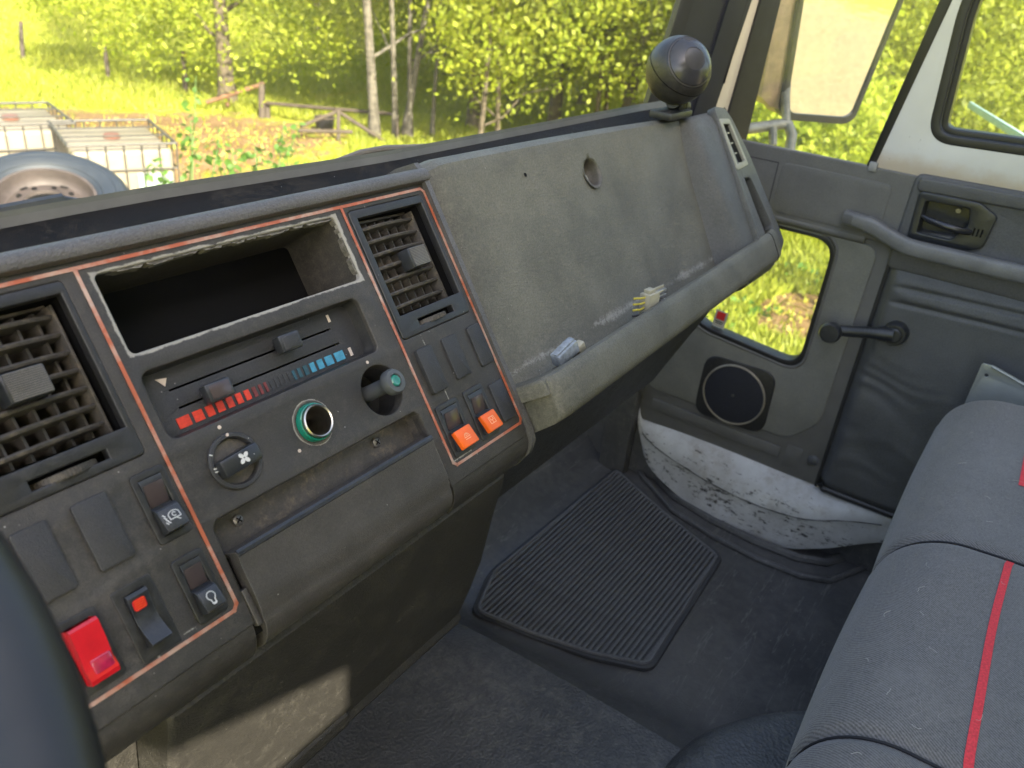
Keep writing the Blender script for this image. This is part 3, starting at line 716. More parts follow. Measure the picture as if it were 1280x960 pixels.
rocker(.1945, .2105, -.0215, .0145, None, wash, M['darklens'])
rocker(.1945, .2095, -.0715, -.0375, None, bulb, M['darklens'])
rocker(.4255, .4470, -.0715, -.034, M['orange'], beacon, M['darklens'])['label'] = 'rocker switch with orange cap, lower left of its pair'
rocker(.4600, .4800, -.0715, -.034, M['orange'], axle, M['darklens'])
# plain rocker with red lens
x0, x1, y0, y1 = .162, .1755, -.069, -.0375
fr = plate('rocker_switch', rr(x0-.004, x1+.0045, y0-.006, y1+.0035, .001), [rr(x0+.0005, x1-.0005, y0+.0005, y1-.0005, .0006)], -.0005, .0008, .0003, M['black'], dash)
well('switch_well', rr(x0+.0005, x1-.0005, y0+.0005, y1-.0005, .0006), .0003, -.008, M['darkvoid'], fr)
pr = [(y1-.001, .0030), (y1-.003, .0042), (y1-.012, .0018), (y1-.018, .0018), (y0+.006, .0052), (y0+.002, .0078), (y0+.001, .0070), (y0+.001, -.004), (y1-.001, -.004)]
extrude_x('rocker', pr, x0+.001, x1-.001, M['blacksw'], fr)
mb = MB(); T4 = Matrix.Translation(((x0+x1)/2-.0008, y1-.0075, .0033)) @ Matrix.Rotation(R(14), 4, 'X')
mb.prism(rr(-.0036, .0036, -.0034, .0030, .0016), 0, .0005, .0001, T4); mb.build('lens', M['redlens'], fr)
for k in range(5): stroke('lens_rib', [[(-.0030, -.0024+.0012*k), (.0030, -.0024+.0012*k)]], .0003, .0005, M['orange'], fr, .0002, matrix=T4)
# red hazard rocker
x0, x1, y0, y1 = .1285, .1455, -.069, -.0375
fr = plate('hazard_switch', rr(x0-.003, x1+.003, y0-.0035, y1+.003, .002), [rr(x0+.0005, x1-.0005, y0+.0005, y1-.0005, .0006)], -.0005, .0012, .0004, M['black'], dash); fr['label'] = 'glossy red hazard switch'
well('switch_well', rr(x0+.0005, x1-.0005, y0+.0005, y1-.0005, .0006), .0003, -.008, M['darkvoid'], fr)
pr = [(y1-.0005, .0100), (y1-.002, .0115), (y1-.013, .0100), (y0+.010, .0075), (y0+.003, .0090), (y0+.0005, .0075), (y0+.0005, -.004), (y1-.0005, -.004)]
rk = extrude_x('red_rocker', pr, x0+.0012, x1-.0012, M['redlens'], fr)
mb = MB(); mb.box(x0+.0045, x1-.0020, y0+.0045, y0+.0125, .0070, .0092, .0012, Matrix.Rotation(R(0), 4, 'X')); mb.build('lamp_window', simple('magenta_lamp_lens', (.42, .01, .06), .12, spec=.8, noise=.3, ns=300, coat=.8), fr)

# ---- pen tray with hinged front, two screws
TB = rr(.2235, .4078, -.0505, -.0255, .004)
mb = MB(); n__ = len(TB)
ring = [(x, y, -.0005) for x, y in TB]; ring2 = [(.3155+(x-.3155)*.985, -.040+(y+.040)*.80, -.016) for x, y in TB]
pydata('tray_recess', ring+ring2, [(i, (i+1) % n__, n__+(i+1) % n__, n__+i) for i in range(n__)]+[tuple(range(n__, 2*n__))], M['slate'], dash)
for p in ((.2475, -.0345), (.3705, -.0345)):
    T5 = Matrix.Translation((p[0], p[1], -.0155)); mb = MB(); mb.lathe([(.0036, 0), (.0034, .0016), (.0020, .0024), (0, .0026)], 20, T5); sc = mb.build('screw', M['screw'], dash)
    mb = MB(); mb.box(-.0022, .0022, -.0004, .0004, .0021, .0028, 0., T5 @ Matrix.Rotation(R(35), 4, 'Z')); mb.box(-.0004, .0004, -.0022, .0022, .0021, .0028, 0., T5 @ Matrix.Rotation(R(35), 4, 'Z')); mb.build('screw_slot', M['darkvoid'], sc)
prt = [(-.0475, -.012), (-.0475, .0040), (-.0480, .0058), (-.0495, .0066), (-.0515, .0066), (-.0550, .0056), (-.0750, .0052), (-.0860, .0040)]
for k in range(9):
    a = R(90*k/8); prt.append((-.0885-.0215*math.sin(a), -.0200+.0225*math.cos(a)))
prt += [(-.110, -.08), (-.055, -.08), (-.055, -.012)]
extrude_x('tray_front', prt, .2265, .4035, M['tray'], dash)
extrude_x('tray_edge', [(-.0470, .0040), (-.0466, .0064), (-.0480, .0076), (-.0500, .0076), (-.0510, .0064)], .2270, .4032, M['blacksw'], dash)
for a, b in ((.2212, .2266), (.4036, .4090)):
    mb = MB(); mb.box(a, b, -.099, -.050, -.05, -.005); mb.build('tray_gap', M['darkvoid'], dash)
for a, b, c, d in ((.2222, .2262, -.0935, -.0700), (.4038, .4082, -.084, -.058)):
    mb = MB(); mb.box(a, b, c, d, -.004, .0010, .0006); mb.build('tray_hinge', M['tray'], dash)

# ---- defroster ledge between pad and windscreen, follows the curved screen base
edge_px = [(-260, 334), (-120, 307), (0, 284), (100, 265), (200, 247), (300, 231), (400, 215), (500, 198), (600, 178), (700, 158), (800, 138), (842, 131)]
SB = [on_plane(a, b, (0, 0, -.168+.0*i), (0, 0, 1)) for i, (a, b) in enumerate(edge_px)]
DI = DM.inverted()
far = [DI @ p for p in SB]; rows_ = []
inner_u = .160
row0 = [Vector((min(p.x, 1.14), .148, -.030)) for p in far]; row1 = [Vector((min(p.x, 1.16), .151, -.034)) for p in far]
row2 = [r_.lerp(p, .80) for r_, p in zip(row1, far)]
row3 = [p+Vector((0, -.001, 0)) for p in far]
row4 = [p+Vector((0, .0085, .0010)) for p in far]; row5 = [p+Vector((0, .004, -.010)) for p in far]; row6 = [p+Vector((0, -.06, -.03)) for p in far]
mb = MB(); mb.grid([row0, row1, row2, row3]); mb.build('defroster_ledge', M['blanktop'], dash, ang=50)
mb = MB(); mb.grid([row3, row4, row5, row6]); mb.build('screen_seal', simple('dusty_seal_rubber', (.085, .082, .070), .5, noise=.2, ns=30), dash, ang=50)

# ---- glove panel
GX0, GX1 = .5195, 1.034
gp = [(.155, -.060), (.161, -.030), (.160, -.012), (.157, -.003), (.150, .0025), (.141, .0022), (.134, .0010), (.127, 0.), (.120, -.001), (.113, -.002), (.106, -.003), (.099, -.0040), (.092, -.0048), (.085, -.0055), (.07, -.0068), (.05, -.0085), (.03, -.010), (.005, -.012), (-.020, -.014), (-.046, -.016), (-.060, -.012), (-.066, .004), (-.075, .004), (-.075, -.06)]
def sweep_dash(name, prof_at, xs_, mat, caps=False, ang=35):
    v = []; f = []; P_ = [prof_at(x) for x in xs_]; n__ = len(P_[0])
    for x, pr_ in zip(xs_, P_): v += [((q[2] if len(q) > 2 else x), q[0], q[1]) for q in pr_]
    for i in range(len(xs_)-1):
        for k in range(n__-1): f.append((i*n__+k, i*n__+k+1, (i+1)*n__+k+1, (i+1)*n__+k))
    if caps: f.append(tuple(range(n__))); f.append(tuple((len(xs_)-1)*n__+k for k in range(n__)))
    return pydata(name, v, f, mat, dash, ang)
def gprof(x):
    t = (x-GX0)/(GX1-GX0); e = max(0, 1-(x-GX0)/.03); r_ = max(0, (x-(GX1-.020))/.020)*0; up = .002*math.sin(math.pi*t)-.006*t
    return [(u_+up*(1 if u_ > .05 else .3)-(.006*e*e if u_ > .1 else 0), w_-.010*e*e+.016*r_*r_) for u_, w_ in gp]
xs_ = [GX0+(GX1-GX0)*i/90 for i in range(91)]
glv = sweep_dash('glove_panel', gprof, xs_, M['gloved'])
def cut(o, cutter):
    """bake a real hole into a mesh"""
    md = o.modifiers.new('cut', 'BOOLEAN'); md.operation = 'DIFFERENCE'; md.object = cutter; md.solver = 'EXACT'
    dg = bpy.context.evaluated_depsgraph_get(); me = bpy.data.meshes.new_from_object(o.evaluated_get(dg)); o.modifiers.clear(); o.data = me
    bpy.data.objects.remove(cutter)
_l = dl(738, 216, -.004); mb = MB(); mb.cyl((_l[0], _l[1], -.003), .0152, .030, 'z', 48); cut(glv, mb.build('cutter', None, dash))
# lock recess
M['lockcup'] = plastic('lock_cup_vinyl', (.075, .068, .055), .5, dust=.3, dustc=(.12, .11, .09))
lk = dl(738, 216, -.004)
LM = Matrix.Translation((lk[0], lk[1], -.0040))
mb = MB(); mb.lathe([(.0185, .0026), (.0165, .0026), (.0152, .0018), (.0142, -.0005), (.0135, -.0060), (.0115, -.0120), (.006, -.0135), (0, -.0135)], 48, LM); lo = mb.build('glove_lock', M['lockcup'], dash, ang=60)
mb = MB(); mb.lathe([(.0056, -.0135), (.0056, -.0060), (.0048, -.0052), (.0030, -.0050), (0, -.0050)], 28, LM @ Matrix.Translation((-.0050, -.0040, 0))); mb.build('lock_barrel', simple('brass_lock', (.34, .31, .25), .4, .6), lo)
mb = MB(); mb.box(-.0056, -.0044, -.0066, -.0014, -.0052, -.0046, 0., LM); mb.build('keyhole', M['darkvoid'], lo)
for q in ((656, 219),):
    p = dl(q[0], q[1], .0); mb = MB(); mb.lathe([(.0022, .0004), (.0016, .0006), (0, -.0002)], 12, Matrix.Translation((p[0], p[1], .0005))); mb.build('screw_hole', M['darkvoid'], dash)
# shelf lip
lipP = [(-.058, -.018), (-.060, .006), (-.058, .020), (-.0525, .0265), (-.0495, .0300), (-.0488, .0340), (-.0505, .0375), (-.0545, .0395), (-.0600, .0402), (-.0800, .0388), (-.0855, .0375), (-.0890, .0340), (-.0905, .0290), (-.0935, .0), (-.098, -.02), (-.105, -.07)]
def lprof(x):
    e = max(0, 1-(x-.5225)/.014); q = math.sqrt(max(0, 1-e*e)) if e > 0 else 1
    t = (x-.517)/(1.19-.517); out = []
    for u_, w_ in lipP:
        w2 = w_ if w_ < .018 else .018+(w_-.018)*(.60+.40*q)
        if w_ > .018: w2 -= .010*t
        r2 = max(0, (x-1.118)/.070); w2 -= (.020*r2**2.5 if w_ > .018 else 0); du = (.012*r2*r2 if u_ < -.07 else 0)
        out.append((u_+(.009 if u_ > -.07 else .007)*t+du, w2, x))
    return out
xs2 = [.5225, .5230, .524, .527, .531, .536]+[.536+(1.188-.536)*i/44 for i in range(1, 45)]
o = sweep_dash('glove_shelf_lip', lprof, xs2, M['glove'], caps=True)
jt = [(1.1245, q[0], q[1]) for q in lprof(1.1245)[4:15]]
mb = MB(); mb.tube(jt, .0007, 6); mb.build('lip_joint', M['darkvoid'], dash)
# left inner corner of the trough, rising to the console
ci = [(.517, -.016), (.517, .0290), (.5200, .0330), (.600, .0330), (.600, .0290), (.572, .0255), (.556, .0200), (.545, .0110), (.538, .0), (.536, -.016)]
CM = Matrix(((1, 0, 0, 0), (0, 0, 1, 0), (0, 1, 0, 0), (0, 0, 0, 1)))
mb = MB(); mb.prism(ci, -.064, -.0492, .0035, CM, seg=3); mb.build('trough_corner', M['glove'], dash, ang=50)

# ---- right end cap: front rib, flank with side vent and slot
def cap_prof(x):
    t = (x-1.008)/(1.124-1.008)
    r_ = 1/(1+math.exp(-(x-1.027)/.0055)); w_ = -.026+.046*r_+.003*t
    return [(-.090, -.06), (-.092, .010), (-.085, w_-.002), (-.060, w_), (-.03, w_), (.05, w_), (.120, w_-.001), (.136, w_-.004), (.145, w_-.012), (.148, w_-.026), (.148, -.060)]
xs3 = [1.008+.116*i/30 for i in range(31)]
sweep_dash('end_cap', cap_prof, xs3, M['shaded_capvinyl'], ang=60)
ca = R(9)
FM = Matrix(((math.cos(ca), 0, math.sin(ca), 1.123), (0, 1, 0, 0), (-math.sin(ca), 0, math.cos(ca), .0225), (0, 0, 0, 1)))
FW = DM @ FM; FI = FW.inverted(); Fn = (FW.to_3x3() @ Vector((0, 0, 1))).normalized(); Fp = FW.translation
def fl_(*q, r_=.004):
    out = []
    for a, b in q:
        p = FI @ on_plane(a, b, Fp, Fn); out.append((p.x, p.y))
    return smooth_poly(out, r_)
flo = fl_((893, 134), (907, 136), (916, 150), (938, 196), (962, 255), (980, 300), (977, 313), (953, 309), r_=.010)
ventp = fl_((899, 150), (911, 150), (934, 205), (921, 212)); slotp = fl_((926, 222), (938, 220), (967, 284), (966, 294), (953, 302), (948, 290), r_=.010)
flk = plate('end_flank', flo, [ventp, slotp], -.012, .0, .0015, M['shaded_capvinyl'], dash, matrix=FM)
fr_ = max(p[0] for p in flo)
mb = MB(); q_ = fl_((907, 133), (916, 150), (938, 196), (962, 255), (980, 300), (978, 310), r_=.001)
mb.grid([[(x-.002, y, -.001) for x, y in q_], [(x+.006, y, -.012) for x, y in q_], [(x+.010, y, -.040) for x, y in q_], [(x+.010, y, -.075) for x, y in q_]]); mb.build('end_side', M['shaded_capvinyl'], dash, matrix=FM)
well('side_duct', ventp, -.008, -.03, M['darkvoid'], dash, matrix=FM)
well('side_slot', slotp, -.008, -.020, M['slate'], dash, matrix=FM)
M['ventcream'] = simple('bone_vent_plastic', (.27, .26, .21), .5, noise=.2)
vc = (sum(p[0] for p in ventp)/len(ventp), sum(p[1] for p in ventp)/len(ventp))
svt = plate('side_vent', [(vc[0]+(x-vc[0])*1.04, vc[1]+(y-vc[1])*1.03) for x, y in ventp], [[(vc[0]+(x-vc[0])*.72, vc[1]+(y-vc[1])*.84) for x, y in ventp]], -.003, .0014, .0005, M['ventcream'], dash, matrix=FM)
for k in range(5):
    mb = MB(); a_ = vc[1]-.030+.015*k; mb.box(vc[0]-.012, vc[0]+.004, a_, a_+.0022, -.008, -.0002, .0005); mb.build('vane', M['ventcream'], svt)
# darker underside behind the shelf lip down to the blower box
und = [dw(a, b) for a, b in ((.318, -.385), (.345, -.415), (.420, -.575), (.60, -.60), (.90, -.60))]
v = []; f = []
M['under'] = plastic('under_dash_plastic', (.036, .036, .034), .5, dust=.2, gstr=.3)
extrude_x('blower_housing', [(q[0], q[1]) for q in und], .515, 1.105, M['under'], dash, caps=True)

# ---- knee panel
kp = [dw(a, b) for a, b in ((.330, -.384), (.302, -.3845), (.298, -.388), (.298, -.394), (.3045, -.43), (.3130, -.491), (.322, -.530), (.332, -.566), (.329, -.572), (.331, -.578), (.350, -.580))]
kn = sweep_x = None
xs4 = [.163, .165, .17]+[.17+.31*i/16 for i in range(1, 17)]+[.486, .489]
v = []; f = []
for i, x in enumerate(xs4):
    e = .004 if i in (0, len(xs4)-1) else (.0012 if i in (1, len(xs4)-2) else 0)
    v += [(x, q[0], q[1]-e) for q in kp]
n__ = len(kp)
for i in range(len(xs4)-1):
    for k in range(n__-1):
        if i == len(xs4)-2 and k > 7: continue
        f.append((i*n__+k, i*n__+k+1, (i+1)*n__+k+1, (i+1)*n__+k))
f.append(tuple(range(n__))); f.append(tuple((len(xs4)-1)*n__+k for k in range(n__)))
kneeo = pydata('knee_panel', v, f, M['knee'], dash)
mb = MB()
a, b = dw(.3330, -.566), dw(.318, -.574)
extrude_x('knee_lip', [dw(.334, -.560), dw(.3285, -.5635), dw(.3265, -.5700), dw(.3300, -.5790), dw(.350, -.580)], .168, .330, M['knee'], dash)
extrude_x('column_cover', [dw(.360, -.385), dw(.352, -.40), dw(.362, -.48), dw(.385, -.62), dw(.50, -.66)], -.30, .30, M['knee'], dash)
extrude_x('shadow_backing', [dw(.42, -.385), dw(.44, -.40), dw(.48, -.60), dw(.52, -.88), dw(.70, -.88)], -.30, .46, M['darkvoid'], dash)  # near-black colour stands in for the shadow below the console
# ================================================================== PASSENGER DOOR
# local frame: a towards the rear of the cab, b up, c into the cab; origin on the door's inner face
DOM = Matrix(((0, 0, -1, XD), (-1, 0, 0, 0), (0, 1, 0, 0), (0, 0, 0, 1)))
def da(px, py, c=0.):
    p = on_plane(px, py, (XD-c, 0, 0), (1, 0, 0)); return (-p.y, p.z)
door = thing('cab_door', 'grey trimmed passenger door with low kerb window, crank and white painted window frame', 'door', matrix=DOM)
def dpoly(*q, c=0.): return [da(x, y, c) for x, y in q]
# belt panel
bt, bb = -.236, -.357
kerb = smooth_poly([(-.53, bb-.001), (-.2615, bb-.001), (-.2595, -.40), (-.262, -.612), (-.45, -.600), (-.545, -.50)], .045, 8)
kerb = smooth_poly([(-.56, bb-.004), (-.2615, bb-.004), (-.2625, -.612), (-.475, -.592), (-.56, -.50)], .040, 8)
plate('front_trim', [(-.60, bt-.105), (-.174, bt-.105), (-.174, -.826), (-.545, -.832), (-.575, -.78)], [kerb], -.012, .0, .002, M['door'], door)
plate('belt_panel', smooth_poly([(-.62, bt), (-.176, bt), (-.176, -.300), (-.1765, -.346), (-.62, -.346)], .002), [], -.002, .008, .0025, M['door'], door)
# rolled lower edge of belt panel
mb = MB(); mb.tube([(-.60, -.3505, .001), (-.25, -.3505, .001), (-.222, -.3505, .001)], .0085, 14); mb.build('belt_lower_roll', M['door'], door)
M['seam'] = simple('panel_joint', (.022, .022, .022), .6)
def groove(pts, w_=.0016, z=.0081, name='panel_joint', mat=None):
    return stroke(name, [pts], w_, z, mat or M['seam'], door, .0002)
groove([(-.600, bt-.022), (-.392, bt-.022), (-.392, bt-.105)])
io = smooth_poly([(-.383, bt-.020), (-.205, bt-.020), (-.205, bt-.103), (-.383, bt-.103)], .012)
plate('belt_inset', io, [], .006, .0092, .0008, M['door'], door)
# kerb window: rubber seal, glass, sticker
ks = [(x, y) for x, y in kerb]
kc = (sum(p[0] for p in ks)/len(ks), sum(p[1] for p in ks)/len(ks))
kin = [(kc[0]+(x-kc[0])*.972, kc[1]+(y-kc[1])*.955) for x, y in ks]; kout = [(kc[0]+(x-kc[0])*1.025, kc[1]+(y-kc[1])*1.035) for x, y in ks]
plate('kerb_window_seal', ks, [kin], -.030, .0025, .002, M['rubber'], door)
mb = MB(); mb.tube([(x, y, .001) for x, y in kout], .0035, 8, closed=True); mb.build('seal_bead', M['door'], door)
def glass_mat(name, tint, gl=.05, dirt=.03):
    m, n, b = new_mat(name); n.nodes.remove(b); out = [x for x in n.nodes if x.type == 'OUTPUT_MATERIAL'][0]
    tr = N(n, 'BsdfTransparent'); tr.inputs[0].default_value = (*tint, 1); g = N(n, 'BsdfGlossy'); g.inputs['Roughness'].default_value = .02
    d = N(n, 'BsdfDiffuse'); d.inputs[0].default_value = (.5, .48, .42, 1)
    fr = N(n, 'LayerWeight'); fr.inputs[0].default_value = .25
    m1 = N(n, 'MixShader'); n.links.new(mth(n, 'MULTIPLY_ADD', mth(n, 'POWER', fr.outputs[1], 3.0), .28, .03), m1.inputs[0]); n.links.new(tr.outputs[0], m1.inputs[1]); n.links.new(g.outputs[0], m1.inputs[2])
    t = tex_noise(n, 60, 5, .75); r_ = ramp(n, t.outputs[0], [(.35, dirt), (.8, dirt*4)])
    m2 = N(n, 'MixShader'); n.links.new(mth(n, 'ADD', r_.outputs[0], dirt*.4), m2.inputs[0]); n.links.new(m1.outputs[0], m2.inputs[1]); n.links.new(d.outputs[0], m2.inputs[2])
    n.links.new(m2.outputs[0], out.inputs[0]); return m
M['glass'] = glass_mat('window_glass', (.93, .96, .92), dirt=.034); M['screen'] = glass_mat('windscreen_glass', (.92, .95, .91), dirt=.038)  # dirt is part real dust, part pale haze laid over the view
plate('kerb_window_glass', ks, [], -.020, -.016, .0005, M['glass'], door)
st = da(900, 399, -.015); sm = Matrix.Translation((st[0], st[1], -.0155)) @ Matrix.Rotation(R(-4), 4, 'Z')
mb = MB(); mb.box(-.012, .012, -.017, .017, 0, .0005, 0., sm); sk_ = mb.build('window_sticker', simple('silver_sticker', (.40, .38, .34), .4), door); sk_['label'] = 'small silver and red sticker'
mb = MB(); mb.box(-.0085, .0085, -.001, .0145, .0005, .0008, 0., sm); mb.build('sticker_emblem', simple('red_sticker_print', (.55, .03, .03), .4), sk_)
stroke('sticker_text', [[(-.008, -.0055), (.008, -.0055)], [(-.006, -.009), (.006, -.009)]], .0016, .0005, M['darkvoid'], sk_, .0002, matrix=sm)
# inset panel with the speaker
ins = dpoly((1092, 303), (1010, 548), (985, 560), (830, 478), (835, 420)); 
insl = smooth_poly([(-.585, -.50), (-.555, -.655), (-.53, -.735), (-.30, -.750), (-.205, -.745), (-.196, -.362), (-.2590, -.362)]+[], .02)
hole_ = [(kc[0]+(x-kc[0])*1.045, kc[1]+(y-kc[1])*1.05) for x, y in ks]
plate('front_inset', smooth_poly([(-.59, -.44), (-.575, -.66), (-.545, -.752), (-.250, -.752), (-.2035, -.700), (-.1985, -.3595), (-.59, -.3595)], .022), [[(min(x, -.2550) if x > -.3 else x, min(y, -.3610)) for x, y in hole_]], -.004, .0032, .0022, M['door_inset'], door)
# ribs at the foot of the trim
mb = MB(); mb.box(-.53, -.255, -.800, -.7745, 0, .005, .003); mb.build('trim_rib', M['door'], door)
mb = MB(); mb.box(-.245, -.215, -.812, -.7645, 0, .0012, .0005); mb.build('trim_rib', M['door'], door)
b_ = da(1008, 567); mb = MB(); mb.lathe([(.011, 0), (.0105, .003), (.007, .0055), (0, .0062)], 24, Matrix.Translation((-.192, -.778, 0))); mb.build('trim_button', M['vinyl'], door)
# speaker
SM = Matrix.Translation((-.367, -.701, .003))
spk = plate('door_speaker', smooth_poly([(-.437, -.640), (-.30, -.634), (-.297, -.762), (-.437, -.768)], .028, 8), [], 0, .006, .0025, M['black'], door)
mb = MB(); mb.lathe([(.0625, .005), (.0625, .009), (.0612, .0100), (.0595, .0098), (.0588, .0075)], 64, SM); mb.build('speaker_ring', simple('speaker_ring_metal', (.33, .30, .24), .4, .4), spk)
mb = MB(); mb.lathe([(.0590, .0078), (.0560, .0086), (.030, .0100), (0, .0105)], 64, SM)
def cloth(name, c, sc):
    m, n, b = new_mat(name); vo = N(n, 'TexVoronoi'); vo.inputs['Scale'].default_value = sc; tc = N(n, 'TexCoord'); n.links.new(tc.outputs['Object'], vo.inputs['Vector'])
    n.links.new(ramp(n, vo.outputs['Distance'], [(.1, tuple(x*.4 for x in c)), (.6, c)]).outputs[0], b.inputs['Base Color']); b.inputs['Roughness'].default_value = .7
    bump(n, b, [(vo.outputs['Distance'], .5, .001)]); return m
mb.build('speaker_grille', cloth('speaker_grille', (.016, .018, .028), 600), spk)
mb = MB(); mb.lathe([(.0035, .0100), (.002, .0115), (0, .0118)], 12, SM); mb.build('grille_boss', M['slate'], spk)

# padded vinyl card: heightfield with piped folds
def card(a, b):
    """relief of the padded panel"""
    h = .010
    def sm_(x, e0, e1): t = min(1, max(0, (x-e0)/(e1-e0))); return t*t*(3-2*t)
    h += .010*sm_(a, -.172, -.150)*sm_(-b, .375, .41)
    for yb, amp, wd in ((-.376, .0035, .006), (-.410, .0045, .004), (-.436, .0045, .004)):
        d = b-yb-.012*math.sin((a+.17)*4); h -= amp*math.exp(-(d/wd)**2)*sm_(a, -.165, -.13)
    h += .0025*math.exp(-((b+.393)/.012)**2)*sm_(a, -.16, -.13)+.0025*math.exp(-((b+.423)/.010)**2)*sm_(a, -.16, -.13)
    # soft wrinkles spreading from the front edge of the padding
    e = math.exp(-(a+.155)/.085) if a > -.155 else 1
    h += .0014*e*math.sin(b*95+7*math.sin(b*21)+3*math.sin(b*47+1)+a*18+2.2*math.sin(a*40+b*25))*sm_(-b, .47, .56)*(.6+.4*math.sin(b*53+2))
    h += .0012*math.sin(b*50+a*30)*sm_(-b, .5, .6)
    h *= sm_(a, -.176, -.158)*.9+.1; h -= .012*sm_(-b, .800, .822)
    return h
rows_ = []
for i in range(170):
    b = -.372-.452*i/169
    rows_.append([(a, b, card(a, b)) for a in [-.172+.50*(j/110) for j in range(111)]])
mb = MB(); mb.grid(rows_); mb.build('padded_card', M['vinyl'], door, ang=70)
M['topcard'] = plastic('upper_door_vinyl', (.085, .085, .086), .45, grain=700, gstr=.45, dust=.12, mott=.08)
plate('upper_card', smooth_poly([(-.172, -.234), (.33, -.222), (.33, -.380), (-.172, -.380)], .008), [smooth_poly([(-.156, -.262), (-.060, -.259), (-.058, -.312), (-.152, -.322)], .006)], .0, .013, .005, M['topcard'], door)
plate('card_ridge', smooth_poly([(-.166, -.237), (.33, -.225), (.33, -.238), (-.166, -.251)], .005), [], .010, .018, .004, M['topcard'], door)
mb = MB(); mb.tube([(-.1735, -.236, .004), (-.1735, -.826, .004)], .0032, 8); mb.build('card_edge', M['seam'], door)
mb = MB(); mb.tube([(-.168, -.815, .006), (-.16, -.824, .006), (.33, -.818, .006)], .0075, 10); mb.build('card_edge', M['black'], door)
# inner handle
HO = smooth_poly([(-.156, -.262), (-.060, -.259), (-.058, -.312), (-.152, -.322)], .006)
hd = plate('handle_bezel', smooth_poly([(-.162, -.2555), (-.078, -.254), (-.050, -.268), (-.054, -.316), (-.070, -.324), (-.158, -.326)], .006), [smooth_poly([(-.153, -.264), (-.086, -.262), (-.080, -.290), (-.098, -.318), (-.150, -.318)], .006)], .010, .0185, .002, M['blacksw'], door)
well('handle_cup', smooth_poly([(-.153, -.264), (-.086, -.262), (-.080, -.290), (-.098, -.318), (-.150, -.318)], .006), .0165, -.012, M['blacksw'], hd, taper=.9)
mb = MB(); mb.tube([(-.149, -.290, .016), (-.135, -.2925, .024), (-.110, -.2955, .027), (-.086, -.2975, .024), (-.076, -.298, .017)], [.0035, .0052, .0058, .0056, .0045], 12); mb.build('door_lever', simple('gloss_black_plastic', (.02, .02, .024), .2, noise=.1), hd)
mb = MB(); mb.lathe([(.0042, 0), (.0038, .0018), (.0018, .0018), (.0015, .0002), (0, .0002)], 16, Matrix.Translation((-.1035, -.2745, -.004))); mb.build('screw', M['screw'], hd)
mb = MB()
for k in range(3): mb.box(-.073+.0055*k, -.0705+.0055*k, -.302, -.290, .018, .0192)
mb.build('lock_slot', M['darkvoid'], hd)
# grab bar
gb = [(-.262, -.3185, .014), (-.245, -.3180, .024), (-.225, -.3185, .030), (-.205, -.3215, .0335), (-.185, -.328, .036), (-.165, -.333, .040), (-.145, -.3355, .044), (-.09, -.3350, .046), (-.02, -.3345, .046), (.06, -.334, .046), (.20, -.333, .046), (.32, -.332, .046)]
gbs = spl(gb, 5); 
t = bmesh.new(); rings = []
for i, p in enumerate(gbs):
    wv = .0128 if i > 10 else .0112; dv = .0115
    ring_ = []
    for k in range(16):
        a = 2*math.pi*k/16; ca_, sa_ = math.cos(a), math.sin(a); s1 = math.copysign(abs(ca_)**.55, ca_)*wv; s2 = math.copysign(abs(sa_)**.55, sa_)*dv
        ring_.append(t.verts.new((p.x, p.y+s1, p.z+s2)))
    rings.append(ring_)
for A_, B_ in zip(rings, rings[1:]):
    for k in range(16): t.faces.new((A_[k], A_[(k+1) % 16], B_[(k+1) % 16], B_[k]))
t.faces.new(rings[0]); t.faces.new(rings[-1]); mb = MB(); mb._add(t)
mb.box(-.258, -.238, -.326, -.311, 0, .02, .003)
grab = mb.build('grab_bar', plastic('grab_bar_plastic', (.15, .15, .148), .42, dust=.2, gstr=.2), door, ang=50)
mb = MB(); mb.box(-.2605, -.2300, -.3258, -.3110, .0330, .0352, .001, Matrix.Rotation(R(0), 4, 'X')); mb.build('grab_bar_cap', M['topcard'], grab)
# window crank
CC = Matrix.Translation((-.128, -.4835, .020))
mb = MB(); mb.lathe([(.0205, -.006), (.0205, .006), (.0185, .014), (.0165, .0165), (.0, .0168)], 36, CC)
prc = spl([(-.128, -.4835, .037), (-.165, -.4905, .0385), (-.197, -.4985, .0400), (-.221, -.503, .042)], 6)
for p, q in zip(prc, prc[1:]): mb.tube([p, q], .0118 if p.x > -.15 else .0098, 12)
ck = mb.build('window_crank', M['blacksw'], door)
mb = MB(); mb.lathe([(.0105, .0), (.0140, .004), (.0180, .010), (.0182, .020), (.0155, .0255), (.0, .0265)], 32, Matrix.Translation((-.222, -.5035, .042))); mb.build('crank_knob', M['blacksw'], ck)
mb = MB(); mb.lathe([(.0125, .0160), (.0120, .0210), (.0100, .0225), (0, .0228)], 32, CC); mb.build('crank_cap', M['blacksw'], ck)

